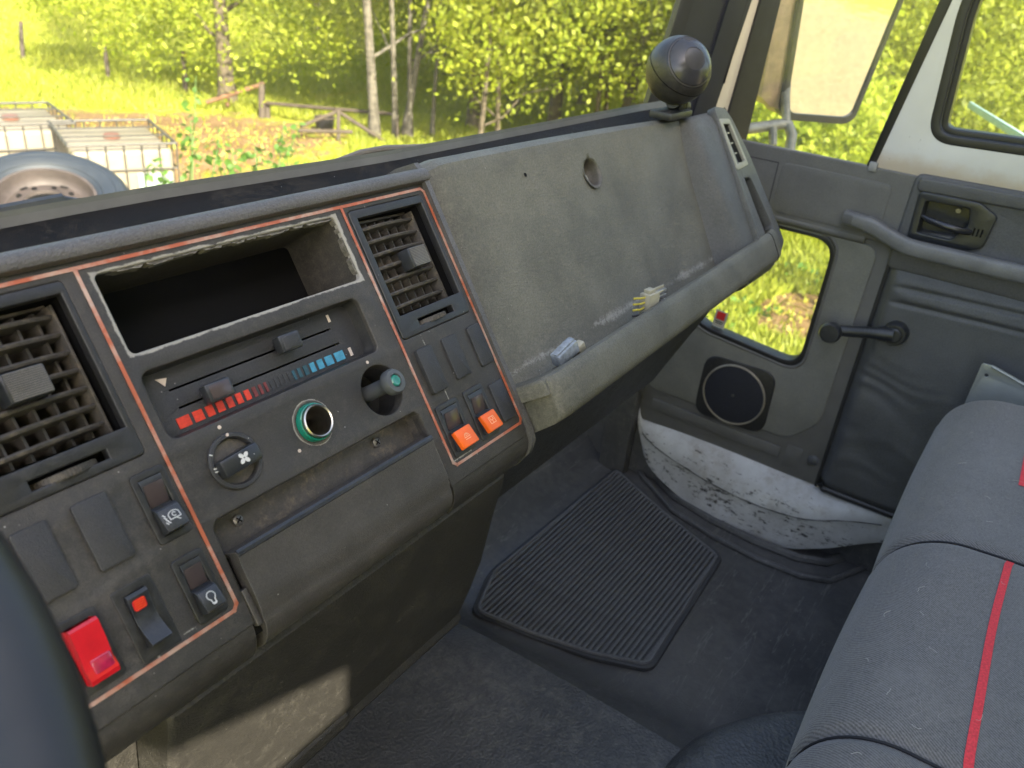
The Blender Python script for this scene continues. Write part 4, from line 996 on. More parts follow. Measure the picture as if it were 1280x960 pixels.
# upper frame in scuffed white paint with drop window opening
def white_paint():
    m, n, b = new_mat('aged_white_paint')
    base = ramp(n, tex_noise(n, 9, 5, .6).outputs[0], [(.3, (.56, .55, .53)), (.7, (.64, .63, .61))]).outputs[0]
    ch = ramp(n, mth(n, 'MULTIPLY', tex_noise(n, 90, 4, .7, stretch=(1, .35, 1)).outputs[0], tex_noise(n, 13, 4, .6).outputs[0]), [(.400, 0), (.42, 1)]).outputs[0]
    tc = N(n, 'TexCoord'); sx = N(n, 'SeparateXYZ'); n.links.new(tc.outputs['Object'], sx.inputs[0])
    rim = ramp(n, mth(n, 'MULTIPLY_ADD', tex_noise(n, 30, 5, .7).outputs[0], .03, mth(n, 'MULTIPLY', sx.outputs[1], -1.0)), [(.218, 0), (.240, 1)]).outputs[0]
    c = mixc(n, mth(n, 'MULTIPLY', rim, .6), base, (.42, .30, .17)); c = mixc(n, ch, c, (.08, .07, .06))
    n.links.new(c, b.inputs['Base Color']); b.inputs['Roughness'].default_value = .35; return m
M['white'] = white_paint()
wout = [(-.240, -.2365), (-.236, -.215), (-.204, .012), (-.175, .22), (-.12, .50), (.45, .50), (.45, -.216), (-.176, -.236)]
whole = smooth_poly([(-.168, -.172), (.40, -.150), (.40, .44), (-.13, .44)][::1], .040, 8)
whole = smooth_poly([da(1160, 175), (.40, -.158), (.40, .44), (-.110, .44), da(1203, 0)], .035, 8)
plate('window_frame', wout, [whole], -.030, .006, .004, M['white'], door)
wc = (sum(p[0] for p in whole)/len(whole), sum(p[1] for p in whole)/len(whole))
def shrink(pl, d):
    out = []; n__ = len(pl)
    for i in range(n__):
        a = Vector(pl[i-1]); b = Vector(pl[(i+1) % n__]); t = (b-a).normalized(); nrm = Vector((-t.y, t.x)); c = Vector(pl[i])
        if (Vector(wc)-c).dot(nrm) < 0: nrm = -nrm
        out.append(tuple(c+nrm*d))
    return out
w1 = shrink(whole, .018)
plate('window_rubber', whole, [shrink(whole, .009)], -.034, .007, .003, M['rubber'], door)
plate('window_channel', shrink(whole, .0085), [w1], -.036, -.006, .002, M['rubber'], door)
plate('window_glass', w1, [], -.026, -.022, .0004, M['glass'], door)
# quarter window: rubber on its rear edge, pane
mb = MB(); mb.prism([(-.254, -.237), (-.241, -.237), (-.205, .012), (-.12, .50), (-.133, .50), (-.222, .012)], -.030, .0075, .003); mb.build('quarter_window_rubber', M['rubber'], door)
mb = MB(); mb.prism([(-.475, -.237), (-.250, -.237), (-.218, .012), (-.13, .50), (-.42, .50), (-.46, .0)], -.024, -.020); mb.build('quarter_window_glass', M['glass'], door)
# clip at the frame's foot
mb = MB(); mb.box(-.249, -.236, -.241, -.226, .004, .012, .002); mb.build('frame_clip', simple('grey_clip', (.25, .25, .25), .5), door)

# ================================================================== WINDSCREEN, CORNER PILLAR
A0 = Vector((1.235, .563, -.200)); A0 = on_plane(806, 140, (1.235, 0, 0), (1, 0, 0)); A1 = on_plane(856, -6, (1.235, 0, 0), (1, 0, 0))
up = (A1-A0)/(A1.z-A0.z)
scr = [DM @ p for p in far]
mb = MB(); lo_ = [p+Vector((0, .003, .001)) for p in scr[:-1]]+[A0]; hi_ = [p+up*.80+Vector((0, 0, 0)) for p in lo_]
mb.grid([lo_, [p+up*.4 for p in lo_], hi_]); o = mb.build('windscreen', M['screen'], ang=60); tag(o, 'curved windscreen glass above the dashboard', 'windscreen')
B0 = on_plane(932, 178, (XD+.02, 0, 0), (1, 0, 0)); up2 = (on_plane(975, 0, (XD+.02, 0, 0), (1, 0, 0))-B0); up2 = up2/up2.z
def pillar_strip(name, q0, q1, mat, push=0., low=-.20):
    """vertical strip of the corner pillar between two base pixels, on the slanting inner face"""
    nrm = Vector((B0.y-A0.y, -(B0.x-A0.x), 0)).normalized()
    P_ = A0+nrm*push; top_ = (970, 0)
    def at_(px, py): return on_plane(px, py, P_, nrm)
    a0, a1 = at_(*q0[0]), at_(*q0[1]); b0, b1 = at_(*q1[0]), at_(*q1[1])
    ua = (a1-a0)/(a1.z-a0.z); ub = (b1-b0)/(b1.z-b0.z)
    v = []
    for p, u_ in ((a0, ua), (b0, ub)):
        v += [p+u_*(low-p.z), p+u_*(.60-p.z)]
    back = nrm*-.012 if nrm.dot(-P_) > 0 else nrm*.012
    v += [p+back for p in v[:4]]
    return pydata(name, v, [(0, 1, 3, 2), (4, 5, 7, 6), (0, 1, 5, 4), (2, 3, 7, 6), (1, 3, 7, 5), (0, 2, 6, 4)], mat, pil)
pil = thing('corner_pillar', 'black and cream corner pillar between windscreen and passenger door', 'pillar', A0)
pil.location = (0, 0, 0)
sg = 1
nrm_ = Vector((B0.y-A0.y, -(B0.x-A0.x), 0)).normalized(); toward = 1 if nrm_.dot(-A0) > 0 else -1
M['pillar'] = simple('black_pillar_trim', (.020, .021, .028), .30, noise=.2, ns=12)
pillar_strip('windscreen_rubber', ((806, 140), (851, 0)), ((826, 130), (868, 0)), M['rubber'], .006*toward, -.3)
pillar_strip('pillar_cover', ((820, 140), (864, 0)), ((896, 130), (940, 0)), M['pillar'], 0, -.3)
pillar_strip('pillar_ridge', ((868, 140), (912, 0)), ((878, 130), (922, 0)), M['pillar'], .005*toward, -.3)
pillar_strip('painted_strip', ((894, 130), (938, 0)), ((915, 130), (955, 0)), M['creamtrim'], -.003*toward, -.3)
pillar_strip('window_rubber', ((912, 140), (952, 0)), ((932, 178), (976, 0)), M['rubber'], .003*toward, -.3)
pillar_strip('strip_slot', ((903, 104), (909, 84)), ((906, 104), (912, 84)), M['darkvoid'], .0*toward, -.145)
bpy.data.objects['strip_slot'].hide_render = False

# ================================================================== BALL SPEAKER ON THE DASH
bc = ray(848, 88)*1.01
ball = thing('ball_speaker', 'round black ball speaker on a bracket at the far end of the dash top', 'speaker', bc)
M['ball'] = plastic('ball_plastic', (.030, .028, .030), .36, gstr=.15, dust=.35, dustc=(.12, .105, .085), dscale=20)
view = (-bc).normalized()
def aim(v_, roll_=0): return v_.to_track_quat('Z', 'Y').to_matrix().to_4x4()
disc_dir = (ray(861, 76)*.99-bc).normalized(); disc_dir = (view*.80+cr*.42-cd*.30).normalized()
rb = .0410
prof = [(0, -rb)]+[(rb*math.sin(R(a)), -rb*math.cos(R(a))) for a in range(8, 129, 6)]
prof += [(rb*math.sin(R(131)), -rb*math.cos(R(131))), (rb*math.sin(R(132))-.0008, -rb*math.cos(R(132))), (rb*.70, rb*.64)]
mb = MB(); mb.lathe(prof, 64, aim(disc_dir)); mb.build('shell', M['ball'], ball, ang=60)
mb = MB(); mb.lathe([(.0297, .0262), (.0292, .0285), (.026, .0312), (.020, .0352), (.0142, .0376), (.0136, .0370), (.0, .0382)], 56, aim(disc_dir)); mb.lathe([(.0312, .0262), (.0322, .0258), (.0314, .0268)], 56, aim(disc_dir)); mb.build('face_disc', simple('smoky_disc_plastic', (.035, .034, .038), .22, noise=.3, ns=30), ball)
seam_dir = (cr*.85-cd*.45+view*.25).normalized()
mb = MB(); mb.lathe([(rb+.0003, -.0006), (rb+.0006, 0), (rb+.0003, .0006)], 72, aim((cr*-.50+cd*.45+view*.74).cross(cr*.7+cd*.7).normalized())); mb.build('shell_seam', M['darkvoid'], ball)
mb = MB(); 
foot = on_plane(852, 133, (0, .455, 0), (0, 1, 0))-bc
mb.tube([Vector((0, 0, -.036)), foot], [.010, .013], 14)
for k in range(3): mb.box(.012+.007*k, .015+.007*k, -.010, .010, -.052, -.030, .001)
mb.box(-.032, .036, -.016, .016, foot.z-.004, foot.z+.006, .003)
mb.build('bracket', M['black'], ball)

# ================================================================== LOOSE PLUGS ON THE SHELF
pc = DM @ Vector((.752, -.047, .016))
plug = thing('wiring_connector', 'cream multi-pin wiring connector with yellow and dark wires lying on the shelf', 'connector', pc)
px_ax = (DM.to_3x3() @ Vector((.96, -.06, .15))).normalized(); py_ax = (DM.to_3x3() @ Vector((.10, .85, .50))).normalized(); pz_ax = px_ax.cross(py_ax).normalized(); py_ax = pz_ax.cross(px_ax)
PM = Matrix(((px_ax.x, py_ax.x, pz_ax.x, 0), (px_ax.y, py_ax.y, pz_ax.y, 0), (px_ax.z, py_ax.z, pz_ax.z, 0), (0, 0, 0, 1))) @ Matrix.Scale(1.35, 4)
M['nylon'] = simple('cream_nylon', (.36, .34, .26), .4, noise=.1)
mb = MB(); mb.box(-.004, .010, -.008, .013, -.005, .005, .001, PM); mb.box(-.002, .006, .012, .016, -.003, .003, .0006, PM); mb.build('housing', M['nylon'], plug)
yw = simple('yellow_wire', (.50, .42, .06), .4); dkw = simple('dark_wire', (.03, .03, .035), .4); tin = simple('tinned_pin', (.42, .42, .46), .3, .8)
for i in range(5):
    y = -.0065+.0042*i
    mb = MB(); mb.tube([PM @ Vector((-.004, y, 0)), PM @ Vector((-.010, y*1.1, .001)), PM @ Vector((-.016, y*1.15, -.002))], .0012, 8); mb.build('wire', yw if i % 2 == 0 or i > 2 else dkw, plug)
    mb = MB(); mb.box(.010, .024, y-.0013, y+.0013, -.0016, .0016, .0003, PM); mb.build('pin', tin, plug)
mb = MB(); mb.box(.009, .0245, -.0085, .0135, -.0030, -.0018, 0, PM); mb.build('pin_shroud', M['nylon'], plug)
pc = DM @ Vector((.588, -.043, .014))
relay = thing('loose_plug', 'small silver and clear plug with broken end lying in the corner of the shelf', 'plug', pc)
RMx = PM @ Matrix.Rotation(R(22), 4, 'Z')
mb = MB(); mb.box(-.010, .010, -.005, .005, -.004, .005, .0012, RMx); mb.box(-.0095, .0095, .0052, .0060, -.002, .003, .0002, RMx); mb.build('case', simple('bluish_clear_plastic', (.26, .29, .32), .2, noise=.4, ns=120), relay)
mb = MB(); mb.tube([RMx @ Vector((-.012, -.008, -.002)), RMx @ Vector((0, -.011, -.001)), RMx @ Vector((.012, -.009, 0))], .0028, 10); mb.build('sleeve', M['slate'], relay)
mb = MB(); mb.box(.011, .018, -.010, -.003, -.003, .003, .001, RMx); mb.build('broken_tip', M['nylon'], relay)
# ================================================================== BENCH SEAT
def fabric():
    m, n, b = new_mat('grey_seat_fabric')
    tc = N(n, 'TexCoord'); mp = N(n, 'Mapping'); mp.inputs['Rotation'].default_value = (0, 0, R(35)); n.links.new(tc.outputs['Object'], mp.inputs[0])
    wv = N(n, 'TexWave', wave_type='BANDS', bands_direction='X'); wv.inputs['Scale'].default_value = 150; wv.inputs['Distortion'].default_value = 1.2; wv.inputs['Detail'].default_value = 2; wv.inputs['Detail Scale'].default_value = 3
    n.links.new(mp.outputs[0], wv.inputs['Vector'])
    f = tex_noise(n, 420, 4, .75); big = tex_noise(n, 6, 6, .65); md = tex_noise(n, 45, 5, .7)
    base = ramp(n, mth(n, 'MULTIPLY_ADD', wv.outputs['Fac'], .30, mth(n, 'MULTIPLY', f.outputs[0], .9)), [(.25, (.048, .045, .042)), (.85, (.215, .202, .190))]).outputs[0]
    dm = ramp(n, mth(n, 'MULTIPLY', big.outputs[0], md.outputs[0]), [(.22, 0), (.40, 1)]).outputs[0]
    c = mixc(n, mth(n, 'MULTIPLY', dm, .45), base, (.20, .19, .175))
    # lint: pale threads
    ms = N(n, 'TexNoise'); ms.inputs['Scale'].default_value = 28; ms.inputs['Detail'].default_value = 2; n.links.new(tc.outputs['Object'], ms.inputs[0])
    ln = ramp(n, mth(n, 'ABSOLUTE', mth(n, 'SUBTRACT', ms.outputs[0], .5)), [(.0012, 1), (.0028, 0)]).outputs[0]
    gt = ramp(n, tex_noise(n, 17, 2, .5).outputs[0], [(.60, 0), (.68, 1)]).outputs[0]
    c = mixc(n, mth(n, 'MULTIPLY', mth(n, 'MULTIPLY', ln, gt), .5), c, (.42, .40, .37))
    n.links.new(c, b.inputs['Base Color']); b.inputs['Roughness'].default_value = .85; b.inputs['Specular IOR Level'].default_value = .2
    b.inputs['Sheen Weight'].default_value = .25
    bump(n, b, [(wv.outputs['Fac'], .25, .0008), (f.outputs[0], .35, .0008)]); return m
M['fabric'] = fabric()
M['fabred'] = simple('red_woven_stripe', (.72, .05, .06), .8, noise=.25, ns=500)
M['seatside'] = simple('seat_side_vinyl', (.03, .032, .038), .5, noise=.2)
ZS = -.482
seat = thing('bench_seat', 'grey fabric passenger bench seat with red woven stripes', 'seat', (0, 0, 0))
SX = [.520, .830]                     # seams
def seat_pt(x, s):
    """s: distance along the section from under the front edge, over the top, back"""
    endr = max(0, (x-1.235)/.075); end = math.sqrt(max(0, 1-min(1, endr)**2)) if endr > 0 else 1
    dip = sum(math.exp(-((x-sx_)/.008)**2) for sx_ in SX)
    crown = .0045*math.sin(min(1, max(0, (x-.83)/.43))*math.pi) if x > .83 else .004*math.sin(min(1, max(0, (x-.52)/.31))*math.pi)
    r = .075; yf = .016+crown*.8-.003*dip
    if s < .20:   y, z = yf-.004-.006*math.cos(s*15), ZS-r-(.20-s)
    elif s < .20+r*math.pi/2:
        a = (s-.20)/r; y, z = yf-r+r*math.cos(a), ZS-r+r*math.sin(a)
    else:
        d = s-.20-r*math.pi/2; y, z = yf-r-d, ZS+.010*math.sin(min(1, d/.45)*math.pi)-.02*max(0, d-.25)
    z += (crown-.0042*dip)*(1 if s > .2 else 0)+.0018*math.sin(x*31+y*17)*math.sin(y*23)
    z = (z+.62)*end-.62 if end < 1 else z
    return Vector((min(x, 1.235+.075*math.sin(min(1, endr)*math.pi/2)) if endr > 0 else x, y, z))
xs_ = sorted(set([.20+1.11*i/170 for i in range(171)]+[sx_+d for sx_ in SX for d in (-.01, -.006, -.003, 0, .003, .006, .01)]))
ss = [.78*j/90 for j in range(91)]
mb = MB(); mb.grid([[seat_pt(x, s) for s in ss] for x in xs_]); mb.build('cushion', M['fabric'], seat, ang=80)
# stitched seams
for sx_ in SX:
    pts = [seat_pt(sx_, s)+Vector((0, 0, .0010)) for s in ss[6:]]
    mb = MB(); mb.tube(pts, .0014, 6); mb.build('seam', simple('seam_thread', (.014, .014, .016), .8) if 'seam_thread' not in bpy.data.materials else bpy.data.materials['seam_thread'], seat)
def stripe(x0, x1, s0, w_, name='red_stripe'):
    rows_ = []
    for i in range(50):
        x = x0+(x1-x0)*i/49; rows_.append([seat_pt(x, s0+w_*k/3)+Vector((0, 0, .0011)) for k in range(4)])
    mb = MB(); mb.grid(rows_); return mb.build(name, M['fabred'], seat, ang=80)
sS = .20+.075*math.pi/2
stripe(.25, .824, sS+.0305, .0068); stripe(.985, 1.20, sS+.0305, .0068)
# lint and pale threads caught on the cloth
mb = MB(); rl = random.Random(8)
for i in range(34):
    x, s = rl.uniform(.42, 1.2), rl.uniform(.26, .46); a = rl.uniform(0, 6.28); L_ = rl.uniform(.004, .013); pts = []
    for k in range(5):
        a += rl.uniform(-.9, .9); x += math.cos(a)*L_/4; s += math.sin(a)*L_/4; pts.append(seat_pt(x, max(.22, s))+Vector((0, 0, .0010)))
    mb.tube(pts, .00022, 4)
lt = mb.build('lint', simple('pale_lint', (.42, .40, .36), .9), seat); lt['kind'] = 'stuff'
# low seat frame & side skirt
mb = MB(); mb.box(.235, 1.20, -.50, -.045, -.93, -.60, .02); mb.build('seat_base', M['seatside'], seat)
mb = MB(); mb.grid([[(.16, .02, -.50), (.16, .02, -.90)], [(.46, .025, -.52), (.47, .02, -.90)], [(.48, -.02, -.54), (.49, -.05, -.90)]]); 
mb.bm.free()
# backrest, out of the picture but part of the seat
mb = MB(); mb.box(.20, 1.27, -.66, -.52, -.50, .12, .05, seg=4); mb.build('backrest', M['fabric'], seat)

# grey pressed-steel bracket beside the seat
bp = [on_plane(a, b, (1.345, 0, 0), (1, 0, 0)) for a, b in ((1206, 505), (1228, 454), (1240, 457), (1282, 481), (1330, 510), (1330, 560), (1200, 560))]
br = thing('steel_bracket', 'pale grey pressed steel bracket with one hole between seat and door', 'bracket', (1.345, 0, 0))
BM_ = Matrix(((0, 0, -1, 0), (-1, 0, 0, 0), (0, 1, 0, 0), (0, 0, 0, 1)))
M['brsteel'] = simple('grey_painted_steel', (.30, .32, .31), .38, .3, noise=.1, ns=25)
hc = on_plane(1233, 469, (1.345, 0, 0), (1, 0, 0))
plate('bracket_plate', smooth_poly([(-p.y, p.z) for p in bp], .004)[::-1], [circ(-hc.y, hc.z, .0035, 20)], -.002, .001, .0005, M['brsteel'], br, matrix=BM_)
e0, e1, e2 = bp[1], bp[2], bp[4]
mb = MB(); 
for a, b in ((bp[2], bp[3]), (bp[3], bp[4])): mb.tube([a-Vector((1.345+.003, 0, 0)), b-Vector((1.345+.003, 0, 0))], .0028, 8)
mb.build('bracket_flange', M['brsteel'], br)
mb = MB(); mb.box(-.010, .010, -.35, -.03, -.97, -.56, .002); mb.build('bracket_foot', M['brsteel'], br)

# ================================================================== STEERING WHEEL
rc = ray(62, 860)*.235
wn = Vector((.10, -.42, .90)).normalized()
tan = (ray(112, 960)*.225-ray(5, 690)*.262).normalized(); tan = (tan-wn*tan.dot(wn)).normalized()
inw = wn.cross(tan).normalized()
if inw.x > 0: inw = -inw
rc = ray(24, 880)*.232
ctr = rc+inw*.225
wheel = thing('steering_wheel', 'black steering wheel, its rim blurred close in the lower left corner', 'steering wheel', ctr)
pts = [(-inw*math.cos(a)+tan*math.sin(a))*.225 for a in [2*math.pi*k/96 for k in range(96)]]
M['rim'] = simple('worn_rim_rubber', (.020, .020, .019), .42, noise=.25, ns=15)
mb = MB(); mb.tube(pts, .0165, 20, closed=True); mb.build('rim', M['rim'], wheel, ang=80)
WM = Matrix.Rotation(0, 4, 'Z') @ wn.to_track_quat('Z', 'Y').to_matrix().to_4x4()
mb = MB(); mb.lathe([(0, -.03), (.055, -.03), (.062, -.01), (.055, .004), (.03, .010), (0, .011)], 40, WM @ Matrix.Translation((0, 0, -.045))); mb.build('hub', M['black'], wheel)
for a in (150, 210):
    d = (-inw*math.cos(R(a))+tan*math.sin(R(a)))
    mb = MB(); mb.tube([d*.05-wn*.045, d*.13-wn*.030, d*.222], [.013, .011, .010], 12); mb.build('spoke', M['black'], wheel)
mb = MB(); mb.tube([-wn*.07, -wn*.45], .022, 16); mb.build('column', M['black'], wheel)

# ================================================================== OUTSIDE MIRROR
def mp_(px, py, t=None): return on_plane(px, py, MP, MNn)
MP = ray(1050, 60)*(1.80/ray(1050, 60).x)
tgt = Vector((.34, -1.0, -.17)).normalized(); MNn = ((-MP).normalized()+tgt).normalized()
q = [mp_(a, b) for a, b in ((1012, -60), (981, 132), (988, 143), (1055, 148), (1066, 142), (1128, -8), (1142, -60))]
mir = thing('outside_mirror', 'large brown edged truck mirror on a rusty arm outside the passenger window', 'mirror', MP)
ax = (q[3]-q[2]); ax = (ax-MNn*ax.dot(MNn)).normalized(); ay = MNn.cross(ax).normalized()
if ay.z < 0: ay = -ay; ax = -ax
LMX = Matrix(((ax.x, ay.x, MNn.x, 0), (ax.y, ay.y, MNn.y, 0), (ax.z, ay.z, MNn.z, 0), (0, 0, 0, 1)))
if LMX.determinant() < 0: LMX = Matrix(((-ax.x, ay.x, MNn.x, 0), (-ax.y, ay.y, MNn.y, 0), (-ax.z, ay.z, MNn.z, 0), (0, 0, 0, 1)))
LI = LMX.inverted()
pl_ = [((LI @ (p-MP)).x, (LI @ (p-MP)).y) for p in q]
def off(pl, d):
    c = Vector((sum(p[0] for p in pl)/len(pl), sum(p[1] for p in pl)/len(pl))); return [tuple(Vector(p)+(Vector(p)-c).normalized()*d) for p in pl]
mg = MB(); mg.prism(smooth_poly(pl_, .012), -.004, 0); 
m, n, b = new_mat('mirror_glass'); b.inputs['Base Color'].default_value = (.93, .93, .90, 1); b.inputs['Metallic'].default_value = 1; b.inputs['Roughness'].default_value = .015
mg.build('mirror_glass', m, mir, matrix=LMX)
M['mirframe'] = simple('weathered_brown_frame', (.36, .25, .17), .5, noise=.35, ns=18)
plate('mirror_frame', smooth_poly(off(pl_, .011), .016), [smooth_poly(off(pl_, -.002), .012)], -.022, .004, .002, M['rubber'], mir, matrix=LMX)
mb = MB(); mb.prism(smooth_poly(off(pl_, .010), .016), -.060, -.020, 0.); mb.build('mirror_shell', M['mirframe'], mir, matrix=LMX)
sh = [mp_(a, b) for a, b in ((990, -60), (972, 0), (985, -60), (955, 122), (962, 132), (982, 140), (1012, -60))]
s4 = [mp_(a, b) for a, b in ((985, -60), (954, 122), (964, 134), (984, 141), (1011, -60))]
mb = MB(); mb.prism([((LI @ (p-MP)).x, (LI @ (p-MP)).y) for p in s4][::-1], -.05, -.006, .002); mb.build('shell_side', M['mirframe'], mir, matrix=LMX)
armd = 1.0
def ma(px, py, k=1.0): return ray(px, py)*(MP.length/ray(1050, 60).length)*k-MP
M['arm'] = simple('rusty_galvanised_tube', (.20, .19, .17), .5, .4, noise=.45, ns=25)
mb = MB(); mb.tube([ma(900, 170, .93), ma(935, 161, .97), ma(978, 155), ma(985, 156), ma(990, 168), ma(986, 195)], .0105, 14); mb.build('arm', M['arm'], mir)
mb = MB(); mb.tube([ma(983, 160), ma(982, 120), ma(1000, -60)], .0085, 12); mb.build('arm', M['arm'], mir)
mb = MB(); mb.tube([ma(966, 160, .985), ma(966, 182, .985)], .008, 10); mb.build('clamp', M['arm'], mir)
# ================================================================== THE YARD OUTSIDE
def hgt(x, y):
    """ground height: level yard, a low grassy bank and mound beyond the tanks, a hill rising far off"""
    x = np.asarray(x, float); y = np.asarray(y, float)
    z = np.full(np.broadcast(x, y).shape, GZ)
    d = y-.25*x                                     # distance towards the pasture
    z = z-.36*np.exp(-((x-4.2)/2.6)**2-((y-7.8)/2.0)**2)
    z = z+.35*np.exp(-((x-6.4)/2.6)**2-((y-9.6)/1.3)**2)
    z = z+.45/(1+np.exp(-(d-9.8)/.45))*(1/(1+np.exp((x-7.0)/.8)))
    z = z+np.clip(d-17, 0, None)*.16*(1/(1+np.exp((x-16)/3)))
    z = z+np.clip(np.hypot(x, y)-34, 0, None)*.22
    z = z+.05*np.sin(x*1.3+y*.7)+.04*np.sin(x*.6-y*1.9)
    return z
def gh(x, y): return float(hgt(x, y))
def ground_mat():
    m, n, b = new_mat('yard_ground')
    tc = N(n, 'TexCoord'); sx = N(n, 'SeparateXYZ'); n.links.new(tc.outputs['Object'], sx.inputs[0])
    big = tex_noise(n, .5, 6, .6); md = tex_noise(n, 3, 6, .65); fi = tex_noise(n, 22, 5, .7)
    gr = ramp(n, mth(n, 'MULTIPLY_ADD', fi.outputs[0], .5, mth(n, 'MULTIPLY', md.outputs[0], .55)), [(.34, (.15, .19, .016)), (.5, (.27, .29, .030)), (.68, (.37, .35, .055))]).outputs[0]
    di = ramp(n, mth(n, 'MULTIPLY_ADD', fi.outputs[0], .5, mth(n, 'MULTIPLY', md.outputs[0], .5)), [(.35, (.11, .065, .030)), (.5, (.20, .125, .060)), (.65, (.29, .205, .115))]).outputs[0]
    # dirt by the tanks and under the window, track behind
    def blob(cx_, cy__, rx, ry):
        a = mth(n, 'DIVIDE', mth(n, 'SUBTRACT', sx.outputs[0], cx_), rx); c = mth(n, 'DIVIDE', mth(n, 'SUBTRACT', sx.outputs[1], cy__), ry)
        return mth(n, 'SUBTRACT', 1.0, mth(n, 'SQRT', mth(n, 'ADD', mth(n, 'MULTIPLY', a, a), mth(n, 'MULTIPLY', c, c))))
    k = mth(n, 'MAXIMUM', blob(6.4, 10.2, 3.4, 2.3), blob(2.5, 7.5, 3.5, 3.5)); k = mth(n, 'MAXIMUM', k, blob(7.6, 1.5, 1.6, 1.0)); k = mth(n, 'MAXIMUM', k, blob(6, -11, 9, 13)); k = mth(n, 'MAXIMUM', k, blob(6.9, 6.6, 1.7, 1.7))
    mk = ramp(n, mth(n, 'ADD', k, mth(n, 'MULTIPLY_ADD', md.outputs[0], 1.1, -.55)), [(.06, 0), (.24, 1)]).outputs[0]
    pale = ramp(n, mth(n, 'ADD', blob(7, -13, 10, 12), mth(n, 'MULTIPLY_ADD', md.outputs[0], 1.2, -.6)), [(.0, 0), (.3, 1)]).outputs[0]
    di = mixc(n, pale, di, ramp(n, fi.outputs[0], [(.3, (.20, .155, .08)), (.7, (.34, .275, .16))]).outputs[0])
    n.links.new(mixc(n, mk, gr, di), b.inputs['Base Color']); b.inputs['Roughness'].default_value = .9; b.inputs['Specular IOR Level'].default_value = .1
    bump(n, b, [(md.outputs[0], .6, .15), (fi.outputs[0], .8, .05)]); return m
M['ground'] = ground_mat()
g1 = np.concatenate([-np.geomspace(90, 8, 22), np.linspace(-7, 26, 100), np.geomspace(27, 95, 18)])
g2 = np.concatenate([-np.geomspace(80, 8, 20), np.linspace(-7, 26, 100), np.geomspace(27, 95, 18)])
X_, Y_ = np.meshgrid(g1, g2, indexing='ij'); Z_ = hgt(X_, Y_)
v = np.stack([X_, Y_, Z_], -1).reshape(-1, 3); nx_, ny_ = X_.shape
idx = np.arange(nx_*ny_).reshape(nx_, ny_); f = np.stack([idx[:-1, :-1], idx[1:, :-1], idx[1:, 1:], idx[:-1, 1:]], -1).reshape(-1, 4)
def npmesh(name, v, f, mat, parent=None):
    me = bpy.data.meshes.new(name); k = f.shape[1]
    me.vertices.add(len(v)); me.vertices.foreach_set('co', np.ascontiguousarray(v, np.float32).ravel())
    me.loops.add(f.size); me.loops.foreach_set('vertex_index', np.ascontiguousarray(f, np.int32).ravel())
    me.polygons.add(len(f)); me.polygons.foreach_set('loop_start', np.arange(0, f.size, k, dtype=np.int32))
    try: me.polygons.foreach_set('loop_total', np.full(len(f), k, np.int32))
    except Exception: pass
    me.update(calc_edges=True); me.validate(); return link(name, me, mat, parent)
gr = npmesh('ground', v, f, M['ground']); gr.data.shade_smooth(); struct(gr)

def leaf_mat(name, lo, mid_, hi, trans=.45, sc=2.5):
    m, n, b = new_mat(name)
    geo = N(n, 'NewGeometry'); t = tex_noise(n, sc, 3, .6)
    r_ = ramp(n, mth(n, 'MULTIPLY_ADD', geo.outputs['Random Per Island'], .55, mth(n, 'MULTIPLY', t.outputs[0], .5)), [(.12, lo), (.5, mid_), (.9, hi)])
    out = [x for x in n.nodes if x.type == 'OUTPUT_MATERIAL'][0]
    tl = N(n, 'BsdfTranslucent'); n.links.new(r_.outputs[0], tl.inputs[0]); n.links.new(r_.outputs[0], b.inputs['Base Color'])
    b.inputs['Roughness'].default_value = .5; b.inputs['Specular IOR Level'].default_value = .35
    mx = N(n, 'MixShader'); mx.inputs[0].default_value = trans; n.links.new(b.outputs[0], mx.inputs[1]); n.links.new(tl.outputs[0], mx.inputs[2]); n.links.new(mx.outputs[0], out.inputs[0])
    return m
M['leafY'] = leaf_mat('spring_leaves_yellow', (.18, .24, .016), (.32, .38, .030), (.43, .45, .055), .6)
M['leafG'] = leaf_mat('spring_leaves_green', (.16, .20, .018), (.29, .33, .034), (.40, .42, .055), .68)
M['leafD'] = leaf_mat('deep_green_leaves', (.04, .09, .015), (.09, .19, .03), (.17, .29, .05))
M['blade'] = leaf_mat('grass_blades', (.16, .20, .018), (.29, .33, .032), (.38, .38, .06), .35, .8)

def bark(name, a, b_, sc=14):
    m, n, b = new_mat(name); t = tex_noise(n, sc, 6, .7, stretch=(1, 1, .25)); h = tex_noise(n, 9, 3, .6, stretch=(.3, .3, 2.4))
    c = ramp(n, mth(n, 'MULTIPLY_ADD', h.outputs[0], .5, mth(n, 'MULTIPLY', t.outputs[0], .5)), [(.38, a), (.55, b_)]).outputs[0]
    n.links.new(c, b.inputs['Base Color']); b.inputs['Roughness'].default_value = .85; bump(n, b, [(t.outputs[0], .8, .03)]); return m
M['bark'] = bark('brown_bark', (.03, .024, .017), (.11, .085, .055)); M['birch'] = bark('birch_bark', (.035, .030, .024), (.13, .115, .09), 9)

